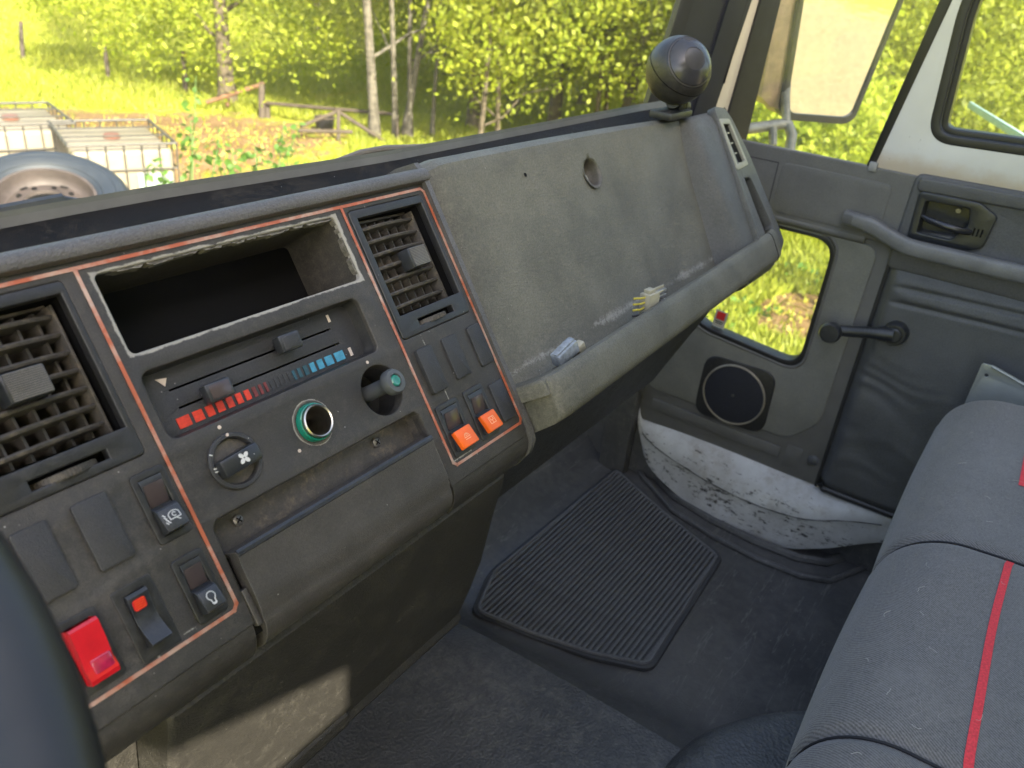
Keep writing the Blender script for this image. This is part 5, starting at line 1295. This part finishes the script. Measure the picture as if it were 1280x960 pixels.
def leaves(name, cen, size, mat, parent, rng, flat=.35):
    """a leaf per centre: rhombus with a random tilt"""
    n__ = len(cen); a = rng.normal(size=(n__, 3)); a /= np.linalg.norm(a, axis=1)[:, None]
    c = rng.normal(size=(n__, 3)); b2 = np.cross(a, c); b2 /= np.linalg.norm(b2, axis=1)[:, None]
    s = size*(.6+.8*rng.random(n__))[:, None]
    v = np.stack([cen-a*s, cen-b2*s*.62, cen+a*s, cen+b2*s*.62], 1).reshape(-1, 3)
    f = np.arange(n__*4).reshape(-1, 4); return npmesh(name, v, f, mat, parent)
def crown_pts(rng, n__, c, rad, clumps, spread=.33):
    """points in clumps through an ellipsoid"""
    d = rng.normal(size=(clumps, 3)); d /= np.linalg.norm(d, axis=1)[:, None]; r_ = rng.random(clumps)**.45
    cc = np.array(c)+d*r_[:, None]*np.array(rad)
    w = rng.integers(0, clumps, n__); p = cc[w]+rng.normal(size=(n__, 3))*np.array(rad)*spread*(.5+rng.random(clumps)[w][:, None]*.8)*.55
    return p
def tree(name, label, x, y, h, r0, crown, lean=(0, 0), nleaf=9000, size=.055, mat='leafY', barkm='bark', limbs=6, seed=0, rad=(2.4, 2.4, 2.0), c0=.6, group=None, cat='tree', clumps=60, cz=None):
    rng = np.random.default_rng(seed+11); rnd = random.Random(seed); z0 = gh(x, y)-.15
    t = thing(name, label, cat, (x, y, z0), group)
    mb = MB(); pts = []; rads = []
    for i in range(11):
        s = i/10; pts.append(Vector((lean[0]*s+.10*math.sin(s*5+seed)*h*.06, lean[1]*s+.10*math.cos(s*4+seed)*h*.05, h*s))); rads.append(r0*(1-.72*s)*(1+.55*math.exp(-s*16)))
    mb.tube(pts, rads, 12)
    for k in range(limbs):
        s = .25+.6*k/max(1, limbs); i = int(s*10); a = rnd.uniform(0, 6.28); L_ = h*.30*(1.1-s)*rnd.uniform(.8, 1.4)
        p = pts[i]; q = [p+Vector((math.cos(a)*L_*u_, math.sin(a)*L_*u_, L_*(.55*u_+.25*u_*u_)*rnd.uniform(.6, 1.1))) for u_ in (0, .3, .6, 1)]
        mb.tube(q, [r0*.42*(1.1-s), r0*.30*(1.1-s), r0*.2*(1.1-s), r0*.08*(1.1-s)], 7)
    mb.build('trunk', M[barkm], t, ang=80)
    if nleaf:
        cc = (lean[0]*c0, lean[1]*c0, cz if cz is not None else h*c0); p = crown_pts(rng, nleaf, cc, rad, clumps)
        leaves('crown', p, size, M[mat], t, rng)
    return t

# ---- big tree by the fence with a low bright crown
bx = on_ground(278, 128)
def spot(px, py, dz=0.):
    """where the ray through a pixel meets the uneven ground"""
    v = ray(px, py); t = 2.0
    for _ in range(600):
        p = v*t
        if p.z < gh(p.x, p.y): break
        t += .05
    return v*t
p = spot(284, 128)
big = tree('tree', 'broad tree with low bright yellow crown beside the broken fence', p.x, p.y, 5.2, .135, None, nleaf=0, limbs=7, seed=3)
rng = np.random.default_rng(5)
def px_cloud(rng, n__, x0, x1, y0, y1, d0, d1, clumps, sp, dens=None):
    """foliage volume measured on the photograph between two distances, in clumps"""
    cx_ = rng.uniform(x0, x1, clumps); cy__ = rng.uniform(y0, y1, clumps); cdist = rng.uniform(d0, d1, clumps)
    if dens is not None:
        keep = np.array([rng.random() < dens(a, b) for a, b in zip(cx_, cy__)]); cx_, cy__, cdist = cx_[keep], cy__[keep], cdist[keep]
    F_ = np.array(cf); Rr = np.array(cr); Dd = np.array(cd)
    cc = (F_+Rr*((cx_-640)/FPX)[:, None]+Dd*((cy__-480)/FPX)[:, None])*cdist[:, None]
    w = rng.integers(0, len(cc), n__); return cc[w]+rng.normal(size=(n__, 3))*sp*(.6+.8*rng.random(len(cc))[w][:, None])
D0 = p.length/ray(284, 128).length
def dens1(a, b):
    lim = 92-((a-285)/190)**2*60+12*math.sin(a*.05)
    return (1 if b < lim-18 else .6 if b < lim else .02)*(.12 if 262 < a < 300 and b > 5 else 1)
pts = px_cloud(rng, 46000, 40, 480, -380, 98, D0-1.6, D0+1.8, 620, .24, dens1)
leaves('crown', pts-np.array(big.location), .040, M['leafY'], big, rng)

# ---- birches
for i, (px, py, hx, r0) in enumerate(((468, 172, 458, .078), (492, 172, 490, .048), (502, 170, 532, .055), (514, 172, 516, .042), (542, 172, 553, .034))):
    p = spot(px, py); top = spot(hx, py)
    d = p.length; k = ray(hx, 0)*(p.length/ray(px, py).length*1.0)
    lean = ((k.x-p.x)/max(.2, (k.z-p.z))*6.5, (k.y-p.y)/max(.2, (k.z-p.z))*6.5)
    lab = ['thick pale birch trunk leftmost of the group, beyond the gate', 'slender birch trunk second from the left in the group', 'leaning birch trunk tilting right in the middle of the group', 'thin upright birch trunk behind the leaning one', 'thinnest birch trunk rightmost of the group'][i]
    vr = Vector((p.x, p.y, 0)).normalized(); sd = Vector((vr.y, -vr.x, 0)); lv = Vector((lean[0], lean[1], 0)); lv = sd*lv.dot(sd)
    tree('birch_tree', lab, p.x, p.y, 6.5, r0, None, lean=(lv.x, lv.y), nleaf=3500, size=.05, mat='leafG', barkm='birch', limbs=2, seed=20+i, rad=(1.6, 1.6, 1.9), c0=.72, group='birch trees beyond the gate')

# ---- woodland trees behind, each with crown and trunk
wood = [(640, 120, 17, 'leafG', 'round young tree straight beyond the middle of the windscreen'), (590, 170, 15, 'leafG', 'dark stemmed sapling right of the birches'), (700, 100, 15, 'leafY', 'bright leafy tree behind the dashboard ball, to its left'), (735, 90, 20, 'leafG', 'dense green tree deep in the woodland'),
        (790, 110, 14, 'leafY', 'yellow green tree nearest the windscreen corner'), (395, 40, 30, 'leafG', 'pale tree far behind the yellow crown'), (560, 60, 22, 'leafY', 'bright tree crown far behind the birches'), (960, 90, 13, 'leafG', 'green tree seen between pillar and mirror'), (1110, 120, 15, 'leafG', 'dark green tree seen right of the mirror'),
        (1215, 100, 16, 'leafG', 'shady tree behind the door window, left side'), (1275, 90, 18, 'leafG', 'shady tree behind the door window, right side')]
for i, (px, py, d, mt, lab) in enumerate(wood):
    v_ = ray(px, py); v2 = Vector((v_.x, v_.y, 0)).normalized()*d
    tree('woodland_tree', lab, v2.x, v2.y, 6.0, .12, None, nleaf=15000, size=.055, mat=mt, seed=40+i, rad=(2.6, 2.6, 2.2), cz=4.1, limbs=6, group='trees of the woodland edge', clumps=150)
# understorey: foliage mass behind and among them
rng = np.random.default_rng(9)
def gdrop(p): 
    z = hgt(p[:, 0], p[:, 1]); return p[p[:, 2] > z+.02]
def dens2(a, b): return (.75 if b < 78+16*math.sin(a*.02)+max(0, a-560)*.06 else .10)*(1 if a > 440 else .35)
P1 = gdrop(px_cloud(rng, 52000, 400, 900, -60, 135, 17, 26, 800, .38, dens2))
o = leaves('undergrowth', P1, .055, M['leafG'], None, rng); tag(o, 'thick green woodland undergrowth behind the birches and the gate', 'undergrowth', kind='stuff')
P2 = gdrop(px_cloud(rng, 24000, 560, 880, -60, 128, 10.5, 15, 420, .25, lambda a, b: .8 if b < 72+(a-560)*.12 else .16))
o = leaves('bright_thicket', P2, .040, M['leafY'], None, rng); tag(o, 'bright yellow green thicket beyond the middle of the windscreen', 'thicket', kind='stuff')
P3 = gdrop(px_cloud(rng, 60000, 900, 1400, -80, 215, 8.5, 15, 800, .28, lambda a, b: .85))
o = leaves('side_hedge', P3, .040, M['leafG'], None, rng); tag(o, 'green hedge and scrub beyond the passenger windows', 'hedge', kind='stuff')
P4 = gdrop(px_cloud(rng, 16000, 920, 1110, 128, 215, 6.0, 8.5, 160, .16, lambda a, b: .8))
o = leaves('roadside_bush', P4, .034, M['leafY'], None, rng); tag(o, 'sunlit yellow green bush under the outside mirror', 'bush')
# thin bare stems in the scrub
for i, (px, py) in enumerate(((600, 150), (625, 140), (745, 140), (762, 130), (790, 140))):
    v_ = ray(px, py); q = v_*(11.5+i*.6); x, y = q.x, q.y
    tree('sapling', ['slim dark sapling stem just right of the birches', 'second sapling stem right of the birches', 'dark twisted stem left of the ball speaker', 'thin stem standing right of the twisted one', 'stem hidden in leaves next to the windscreen edge'][i], x, y, 4.2, .045, None, lean=(.25*(-1)**i, .1), nleaf=2500, size=.04, mat='leafG', limbs=5, seed=70+i, rad=(.9, .9, 1.3), cz=2.7, group='saplings in the scrub')

# ---- shoots growing in front of the tanks
rng = np.random.default_rng(12); rnd = random.Random(12)
shoots = [((240, 240), (238, 150), 5.2), ((236, 235), (245, 95), 5.4), ((262, 235), (275, 160), 5.3), ((290, 230), (290, 185), 5.1), ((215, 235), (190, 205), 5.0), ((320, 232), (318, 178), 5.3), ((345, 228), (355, 150), 5.6), ((340, 228), (372, 165), 5.5), ((365, 222), (350, 180), 5.7)]
for i, (a, b, d) in enumerate(shoots):
    base = ray(*a)*d; tip = ray(*b)*d; g_ = base.copy(); g_.z = gh(base.x, base.y)
    t = thing('leafy_shoot', ['leafy green shoot right beside the nearer tank cage', 'tallest leafy shoot, rising past the tank in front of the dirt bank', 'bent leafy shoot between the tank and the dirt bank', 'short leafy shoot in the middle of the row', 'low shoot overhanging the front of the tank cage', 'short shoot left of the twin tall ones', 'tall upright shoot at the right end of the row', 'shoot leaning right at the far end of the row', 'small shoot half behind the tall upright one'][i], 'plant', g_, 'leafy shoots by the tanks')
    pts = [Vector((0, 0, 0)), (base-g_)*.6, base-g_, (base-g_).lerp(tip-g_, .5)+Vector((.02, .01, 0)), tip-g_]
    mb = MB(); mb.tube(pts, [.009, .008, .006, .005, .002], 6); mb.build('stem', M['leafD'], t)
    lf0 = None
    for k in range(22):
        s = rnd.random()**.8; c = pts[2].lerp(pts[4], s)+Vector((rnd.gauss(0, .045), rnd.gauss(0, .045), rnd.gauss(0, .03)))
        if lf0 is None:
            me_v = [(0, 0, 0), (.022, .018, .004), (.030, .045, .0), (0, .085, -.012), (-.030, .045, .0), (-.022, .018, .004), (0, .04, .008)]
            lf0 = pydata('leaf', me_v, [(0, 1, 6), (1, 2, 6), (2, 3, 6), (3, 4, 6), (4, 5, 6), (5, 0, 6)], M['leafD'], t); l_ = lf0
            first_leaf = lf0 if i == 0 else first_leaf
        else: l_ = copy_obj(lf0, t)
        l_.location = c; l_.rotation_euler = (rnd.uniform(-1.3, .3), rnd.uniform(-.6, .6), rnd.uniform(0, 6.3)); sc_ = rnd.uniform(.45, .85); l_.scale = (sc_,)*3

# ---- grass blades
rng = np.random.default_rng(21)
def grass(name, label, n__, pxr, pyr, size, dmax=26, mat='blade', keep=None):
    a = rng.uniform(*pxr, n__); b = rng.uniform(*pyr, n__)
    F_ = np.array(cf); Rr = np.array(cr); Dd = np.array(cd)
    vv = F_+Rr*((a-640)/FPX)[:, None]+Dd*((b-480)/FPX)[:, None]
    t = GZ/vv[:, 2]; ok = (t > 0) & (t < dmax); vv = vv[ok]; t = t[ok]; p = vv*t[:, None]
    for _ in range(4):
        z = hgt(p[:, 0], p[:, 1]); t = z/vv[:, 2]; ok2 = (t > 0) & (t < dmax); vv, t = vv[ok2], t[ok2]; p = vv*t[:, None]
    p = p+rng.normal(size=p.shape)*np.array([.12, .12, 0]); p[:, 2] = hgt(p[:, 0], p[:, 1])
    if keep is not None: p = p[keep(p)]
    m_ = len(p); h = size*(.5+rng.random(m_)); an = rng.uniform(0, 6.28, m_); w = h*.10+.004
    dx = np.stack([np.cos(an), np.sin(an), 0*an], 1)*w[:, None]; lean_ = rng.normal(size=(m_, 3))*.35*h[:, None]; lean_[:, 2] = h
    v = np.stack([p-dx, p+dx, p+lean_], 1).reshape(-1, 3); o = npmesh(name, v, np.arange(m_*3).reshape(-1, 3), M[mat]); tag(o, label, 'grass', kind='stuff'); return o
def notdirt(p):
    def blob(cx_, cy__, rx, ry): return 1-np.hypot((p[:, 0]-cx_)/rx, (p[:, 1]-cy__)/ry)
    k = np.maximum.reduce([blob(6.4, 10.2, 3.4, 2.3), blob(2.5, 7.5, 3.5, 3.5), blob(7.6, 1.5, .8, .5), blob(6.9, 6.6, 1.7, 1.7)])
    return (k < .06) | (rng.random(len(p)) < .03)
grass('meadow_grass', 'tall bright grass of the pasture beyond the windscreen', 150000, (-40, 900), (-20, 260), .085, 30, keep=notdirt)
grass('roadside_grass', 'grass and dry litter on the ground below the kerb window', 130000, (840, 1400), (120, 520), .09, 22, keep=notdirt)
rng = np.random.default_rng(33)
# low weeds in the dirt below the window
base = on_ground(930, 400); 
cw = []
for q in ((925, 385), (935, 392), (915, 405), (945, 395), (905, 420), (955, 300), (1000, 345), (1010, 350), (985, 352), (975, 300), (1030, 300), (890, 430)):
    c = on_ground(*q); cw += [(c.x+rng.normal(0, .12), c.y+rng.normal(0, .12), gh(c.x, c.y)+abs(rng.normal(0, .06))) for _ in range(26)]
o = leaves('weeds', np.array(cw), .035, M['leafD'], None, rng); tag(o, 'low green weeds in the dry ground below the kerb window', 'weeds', kind='stuff')
# loose clods and dry leaves
def clods(name, label, n__, c, rad, s0, mat):
    p = np.stack([rng.normal(c[0], rad[0], n__), rng.normal(c[1], rad[1], n__), np.zeros(n__)], 1); p[:, 2] = hgt(p[:, 0], p[:, 1])+s0*.2
    o = leaves(name, p, s0, mat, None, rng); tag(o, label, 'litter', kind='stuff')
M['dry'] = leaf_mat('dry_leaves', (.20, .13, .03), (.40, .32, .06), (.50, .44, .14), .3)
clods('dry_leaf_litter', 'dry brown leaf litter on the ground below the kerb window', 2200, (7.6, 1.3), (1.8, 1.2), .030, M['dry'])
clods('bank_litter', 'straw and clods on the dirt bank behind the tanks', 5000, (6.2, 9.2), (2.2, 1.3), .022, M['dry'])

# ---- posts and rails
M['wood'] = simple('weathered_fence_wood', (.060, .045, .032), .8, noise=.35, ns=14); M['rust'] = simple('rust_brown_rail', (.15, .075, .038), .8, noise=.3, ns=14)
def post(px, py, topy, r_, label, dx=0., group='fence posts along the pasture', name='fence_post'):
    p = spot(px, py); k = ray(px+dx, topy)*(p.length/ray(px, py).length); h = k.z-p.z
    t = thing(name, label, 'post', p, group)
    mb = MB(); mb.tube([Vector((0, 0, -.2)), Vector(((k.x-p.x)*.5, (k.y-p.y)*.5, h*.5)), Vector((k.x-p.x, k.y-p.y, h))*1.0], [r_, r_, r_*.9], 8); mb.build('shaft', M['wood'], t)
    mb = MB(); mb.tube([Vector((k.x-p.x, k.y-p.y, h)), Vector((k.x-p.x, k.y-p.y, h+.02))], [r_*1.15, r_*.7], 8); mb.build('weathered_top', M['rust'], t); return t, p, h
post(28, 76, 28, .045, 'leaning dark fence post at the far left, up the slope', -2)
post(136, 97, 56, .045, 'tilted fence post between the far left post and the tree', -6)
post(232, 116, 66, .050, 'fence post just left of the broad tree', -3)
post(327, 148, 104, .055, 'corner fence post where the sloping rail ends', 0); post(334, 148, 128, .05, 'short gate post beside the corner post', 0)
def rail(name, label, segs, r_, mat, cat, parts=('rail',)):
    p0 = spot(*segs[0][2]); t = thing(name, label, cat, p0)
    for nm, (a, b, ga, gb_) in [(parts[0], s_) for s_ in segs]:
        A_ = spot(*ga); Bq = spot(*gb_); A2 = ray(*a)*(A_.length/ray(*ga).length); B2 = ray(*b)*(Bq.length/ray(*gb_).length)
        mb = MB(); mb.tube([A2-p0, B2-p0], r_, 8); mb.build(nm, mat, t)
    return t
rail('sloping_rail', 'reddish sloping rail running from the tree foot to the corner post', [((258, 128), (326, 106), (262, 140), (327, 148)), ((284, 118), (284, 134), (284, 138), (284, 138))], .035, M['rust'], 'rail')
gt_ = rail('field_gate', 'dark timber field gate with diagonal braces in front of the birches', [((334, 129), (496, 143), (334, 150), (496, 178)), ((376, 158), (422, 139), (376, 176), (423, 176)), ((422, 139), (486, 180), (423, 176), (490, 180)), ((423, 138), (423, 176), (423, 177), (423, 177)), ((372, 163), (440, 165), (376, 176), (440, 177)), ((496, 143), (497, 176), (497, 177), (497, 177))], .030, M['wood'], 'gate')
# overturned dark tub by the gate
p = spot(406, 164); t = thing('dark_tub', 'small dark tub lying in the grass by the gate', 'tub', p)
mb = MB(); mb.lathe([(.0, .0), (.13, .0), (.16, .20), (.17, .21), (.155, .20), (.125, .02), (0, .02)], 20); mb.build('shell', M['rubber'], t)
mb = MB(); mb.tube([Vector((.16*math.cos(a), .16*math.sin(a), .215)) for a in [k*math.pi/8 for k in range(16)]], .012, 6, closed=True); mb.build('rim', M['wood'], t)

# ---- two tank cages
M['tank'] = simple('dusty_white_tank_plastic', (.22, .19, .14), .5, noise=.12, ns=6); M['cage'] = simple('galvanised_cage_tube', (.06, .056, .05), .5, .3, noise=.2, ns=30); M['pale'] = simple('pallet_wood', (.20, .16, .11), .8, noise=.3, ns=12)
def tote(label, corner, ang_, lab_sheet=True, zt=None):
    Wd, Dp, Hh = 1.0, 1.2, 1.15
    t = thing('liquid_tank', label, 'tank', (corner.x, corner.y, corner.z-Hh), 'caged liquid tanks on the yard'); t.rotation_euler = (0, 0, ang_)
    mb = MB(); mb.box(.03, Wd-.03, .03, Dp-.03, .16, Hh-.06, .05, seg=3); bt_ = mb.build('tank_body', M['tank'], t)
    mb = MB(); mb.box(0, Wd, 0, Dp, .11, .145, .003); 
    for x in (.05, Wd/2, Wd-.05):
        for y in (.05, Dp/2, Dp-.05): mb.box(x-.05, x+.05, y-.05, y+.05, .0, .11, .004)
    mb.build('pallet', M['pale'], t)
    mb = MB(); mb.lathe([(.0, .0), (.08, .0), (.085, .03), (.07, .05), (0, .055)], 28, Matrix.Translation((Wd/2, Dp/2, Hh-.065))); mb.build('filler_cap', simple('red_cap_plastic', (.15, .065, .045), .5) if 'red_cap_plastic' not in bpy.data.materials else bpy.data.materials['red_cap_plastic'], t)
    mb = MB(); mb.box(Wd*.60, Wd*.94, .005, .011, .52, .86, .001); sh_ = mb.build('label_sheet', simple('faded_green_sheet', (.20, .26, .22), .5) if 'faded_green_sheet' not in bpy.data.materials else bpy.data.materials['faded_green_sheet'], t)
    for z in (.18, .42, .66, .90, Hh):
        r_ = .014 if z == Hh else .009
        for s_, e_ in (((0, 0, z), (Wd, 0, z)), ((Wd, 0, z), (Wd, Dp, z)), ((Wd, Dp, z), (0, Dp, z)), ((0, Dp, z), (0, 0, z))):
            mb = MB(); mb.tube([s_, e_], r_, 8); mb.build('cage_bar', M['cage'], t)
    up_ = None
    for i in range(7):
        for q in ((Wd*i/6, 0), (Wd*i/6, Dp)):
            if up_ is None: mb = MB(); mb.tube([(0, 0, .1), (0, 0, Hh)], .0085, 8); up_ = mb.build('cage_bar', M['cage'], t); u2 = up_
            else: u2 = copy_obj(up_, t)
            u2.location = (q[0], q[1], 0)
    for i in range(1, 6):
        for q in ((0, Dp*i/6), (Wd, Dp*i/6)):
            u2 = copy_obj(up_, t); u2.location = (q[0], q[1], 0)
    for y in (Dp*.33, Dp*.67):
        mb = MB(); mb.box(0, Wd, y-.02, y+.02, Hh-.004, Hh+.008, .002); mb.build('top_strap', M['cage'], t)
    return t
def top_height(qa, qb, L_):
    a = on_plane(*qa, (0, 0, -1), (0, 0, 1)); b = on_plane(*qb, (0, 0, -1), (0, 0, 1)); return -L_/(a-b).length
ta = top_height((84, 183), (220, 179), 1.0); print('tank top', ta)
c0_ = on_plane(84, 183, (0, 0, ta), (0, 0, 1)); c1_ = on_plane(220, 179, (0, 0, ta), (0, 0, 1)); an = math.atan2(c1_.y-c0_.y, c1_.x-c0_.x); print(c0_, c1_, math.degrees(an), gh(c0_.x, c0_.y))
tote('white tank in a steel cage with a pale green sheet, nearer of two', c0_, an)
d1_ = on_plane(94, 154, (0, 0, ta), (0, 0, 1)); d0_ = on_plane(0, 157, (0, 0, ta), (0, 0, 1)); an2 = math.atan2(d1_.y-d0_.y, d1_.x-d0_.x); e0 = Vector((d1_.x-1.0*math.cos(an2), d1_.y-1.0*math.sin(an2), ta)); print(e0, math.degrees(an2))
tote('white tank in a steel cage at the left edge, behind the big tyre', e0, an2)

# ---- wheel lying on a stack of tyres
wcn = ray(60, 262)*4.75; print('wheel', wcn)
wh = thing('truck_wheel', 'large grey truck tyre on a rusty rim lying on top of the tyre pile', 'wheel', wcn)
toc = Vector((-wcn.x, -wcn.y, 0)).normalized(); nW = (toc*math.cos(R(68))+Vector((0, 0, 1))*math.sin(R(68))).normalized()
WQ = nW.to_track_quat('Z', 'Y').to_matrix().to_4x4()
M['tyre'] = simple('dusty_blue_grey_tyre', (.016, .022, .032), .55, noise=.15, ns=20); M['rimr'] = simple('rusty_pinkish_rim', (.060, .047, .044), .6, .2, noise=.3, ns=12)
Ro = .465
mb = MB(); mb.lathe([(.255, -.09), (.265, .075), (.29, .10), (.36, .125), (.42, .115), (.452, .085), (Ro, .05), (Ro, -.05), (.452, -.085), (.42, -.115), (.29, -.10), (.255, -.09)], 96, WQ); ty = mb.build('tyre', M['tyre'], wh)
mb = MB()
for k in range(3): mb.lathe([(.30+.035*k, .105+.008*k), (.303+.035*k, .110+.008*k), (.306+.035*k, .105+.009*k)], 96, WQ)
mb.build('sidewall_ring', M['tyre'], ty)
mb = MB(); mb.lathe([(.262, .09), (.270, .10), (.255, .098), (.245, .06), (.235, .03), (.215, .015), (.165, .03), (.125, .045), (.118, .03), (.10, -.02), (.10, -.08)], 80, WQ); rm = mb.build('rim', M['rimr'], wh)
mb = MB(); mb.lathe([(.118, .028), (.0, .028)], 40, WQ); mb.build('hub_opening', M['darkvoid'], rm)
for k in range(10):
    a = 2*math.pi*k/10; mb = MB(); mb.cyl((.168*math.cos(a), .168*math.sin(a), .030), .015, .012, 'z', 12, 0., mtx=WQ); mb.build('bolt_hole', M['darkvoid'], rm)
for k in range(6):
    a = 2*math.pi*k/6; mb = MB(); mb.cyl((.218*math.cos(a), .218*math.sin(a), .0165), .024, .006, 'z', 14, 0., mtx=WQ); mb.build('hand_hole', M['darkvoid'], rm)
gz = gh(wcn.x, wcn.y); n_t = 4; z = gz
room = wcn.z-.19-gz; n_t = max(1, round(room/.24)); hh = room/n_t
base_t = None
for k in range(n_t):
    t = thing('tyre', ['lowest tyre of the pile under the truck wheel', 'second tyre of the pile under the truck wheel', 'third tyre of the pile under the truck wheel', 'fourth tyre of the pile under the truck wheel', 'top tyre of the pile under the truck wheel'][min(k, 4)], 'tyre', (wcn.x+.02*math.sin(k*2), wcn.y+.02*math.cos(k*3), gz+hh*(k+.5)), 'tyres stacked under the wheel')
    if base_t is None:
        s_ = hh/.24; mb = MB(); mb.lathe([(.26, -.10*s_), (.27, .09*s_), (.36, .12*s_), (.44, .09*s_), (.46, 0), (.44, -.09*s_), (.36, -.12*s_), (.26, -.10*s_)], 64); base_t = mb.build('carcass', M['tyre'], t)
    else: copy_obj(base_t, t)

# ---- windscreen wipers, outside the glass
M['wiper'] = simple('wiper_grey', (.05, .055, .065), .35, .3, noise=.2)
def wp(px, py, y=.66): return on_plane(px, py, (0, y, 0), (0, 1, 0))
w1_ = thing('windscreen_wiper', 'wiper at the left end of the windscreen, resting low over the tanks', 'wiper', wp(60, 270), 'windscreen wipers')
o0 = wp(60, 270)
mb = MB(); mb.tube([wp(a, b)-o0 for a, b in ((-40, 287), (60, 266), (125, 252), (190, 240))], .0035, 8); mb.build('blade', M['wiper'], w1_)
mb = MB(); mb.tube([wp(a, b)-o0 for a, b in ((-60, 276), (0, 264), (78, 249))], .005, 8); mb.tube([wp(a, b)-o0 for a, b in ((40, 262), (78, 249), (110, 254))], .003, 8); mb.build('arm', M['wiper'], w1_)
o0 = wp(480, 187)
w2_ = thing('windscreen_wiper', 'wiper in the middle of the windscreen with a bent arm and pale cap', 'wiper', o0, 'windscreen wipers')
mb = MB(); mb.tube([wp(a, b)-o0 for a, b in ((395, 214), (420, 203), (452, 191), (480, 186), (530, 184), (575, 182))], .0042, 8); mb.build('arm', simple('brown_grey_arm', (.16, .13, .11), .5, .2), w2_)
mb = MB(); mb.tube([wp(a, b)-o0 for a, b in ((405, 216), (430, 205), (500, 195), (572, 187))], .0026, 8); mb.build('blade', M['wiper'], w2_)
c = wp(583, 181)-o0; mb = MB(); mb.box(c.x-.016, c.x+.016, c.y-.008, c.y+.008, c.z-.006, c.z+.007, .002); mb.build('arm_cap', simple('pale_blue_cap', (.30, .36, .42), .35, .2), w2_)
# scuttle panel outside under the glass
mb = MB(); mb.grid([[p+Vector((0, .012, -.024)) for p in scr], [p+Vector((.02, .10, -.085)) for p in scr], [p+Vector((.02, .12, -.5)) for p in scr]]); struct(mb.build('outside_scuttle', M['under'] if 'under' in M else M['black']))

# ---- wire fence and teal bar seen through the door window
pA = ray(1212, 131)*3.2; pB = ray(1290, 180)*2.4
t = thing('teal_bar', 'pale teal bar slanting outside the door window', 'bar', pA)
mb = MB(); mb.box(0, (pB-pA).length, -.006, .006, -.012, .012, .002, (pB-pA).to_track_quat('X', 'Z').to_matrix().to_4x4()); mb.build('bar', simple('pale_teal_paint', (.28, .42, .40), .45), t)
mb = MB(); q = pB-pA; mb.tube([q, q+Vector((.1, -.1, -2.6))], .012, 8); mb.build('bar_leg', M['cage'], t)
fo = on_ground(1180, 190)
fA = ray(1130, 160)*7.0; fB = ray(1420, 200)*6.2
gA = gh(fA.x, fA.y); gB = gh(fB.x, fB.y)
t = thing('wire_fence', 'rusty wire mesh fence in front of the hedge outside the door window', 'fence', (fA.x, fA.y, gA))
dv_ = Vector((fB.x-fA.x, fB.y-fA.y, gB-gA)); L_ = dv_.length; M['wire'] = simple('rusty_wire', (.10, .08, .06), .6, .3)
mb = MB()
for k in range(52):
    s = k/51
    mb.tube([dv_*s, dv_*s+Vector((0, 0, 1.35))], .0022, 4, caps=False)
for k in range(14): mb.tube([Vector((0, 0, .05+.1*k)), dv_+Vector((0, 0, .05+.1*k))], .0022, 4, caps=False)
w_ = mb.build('wire_mesh', M['wire'], t); w_['kind'] = 'stuff'
for k in range(4):
    mb = MB(); q = dv_*(k/3); mb.tube([q+Vector((0, .03, -.2)), q+Vector((0, .03, 1.45))], .035, 8); mb.build('post', M['wood'], t)
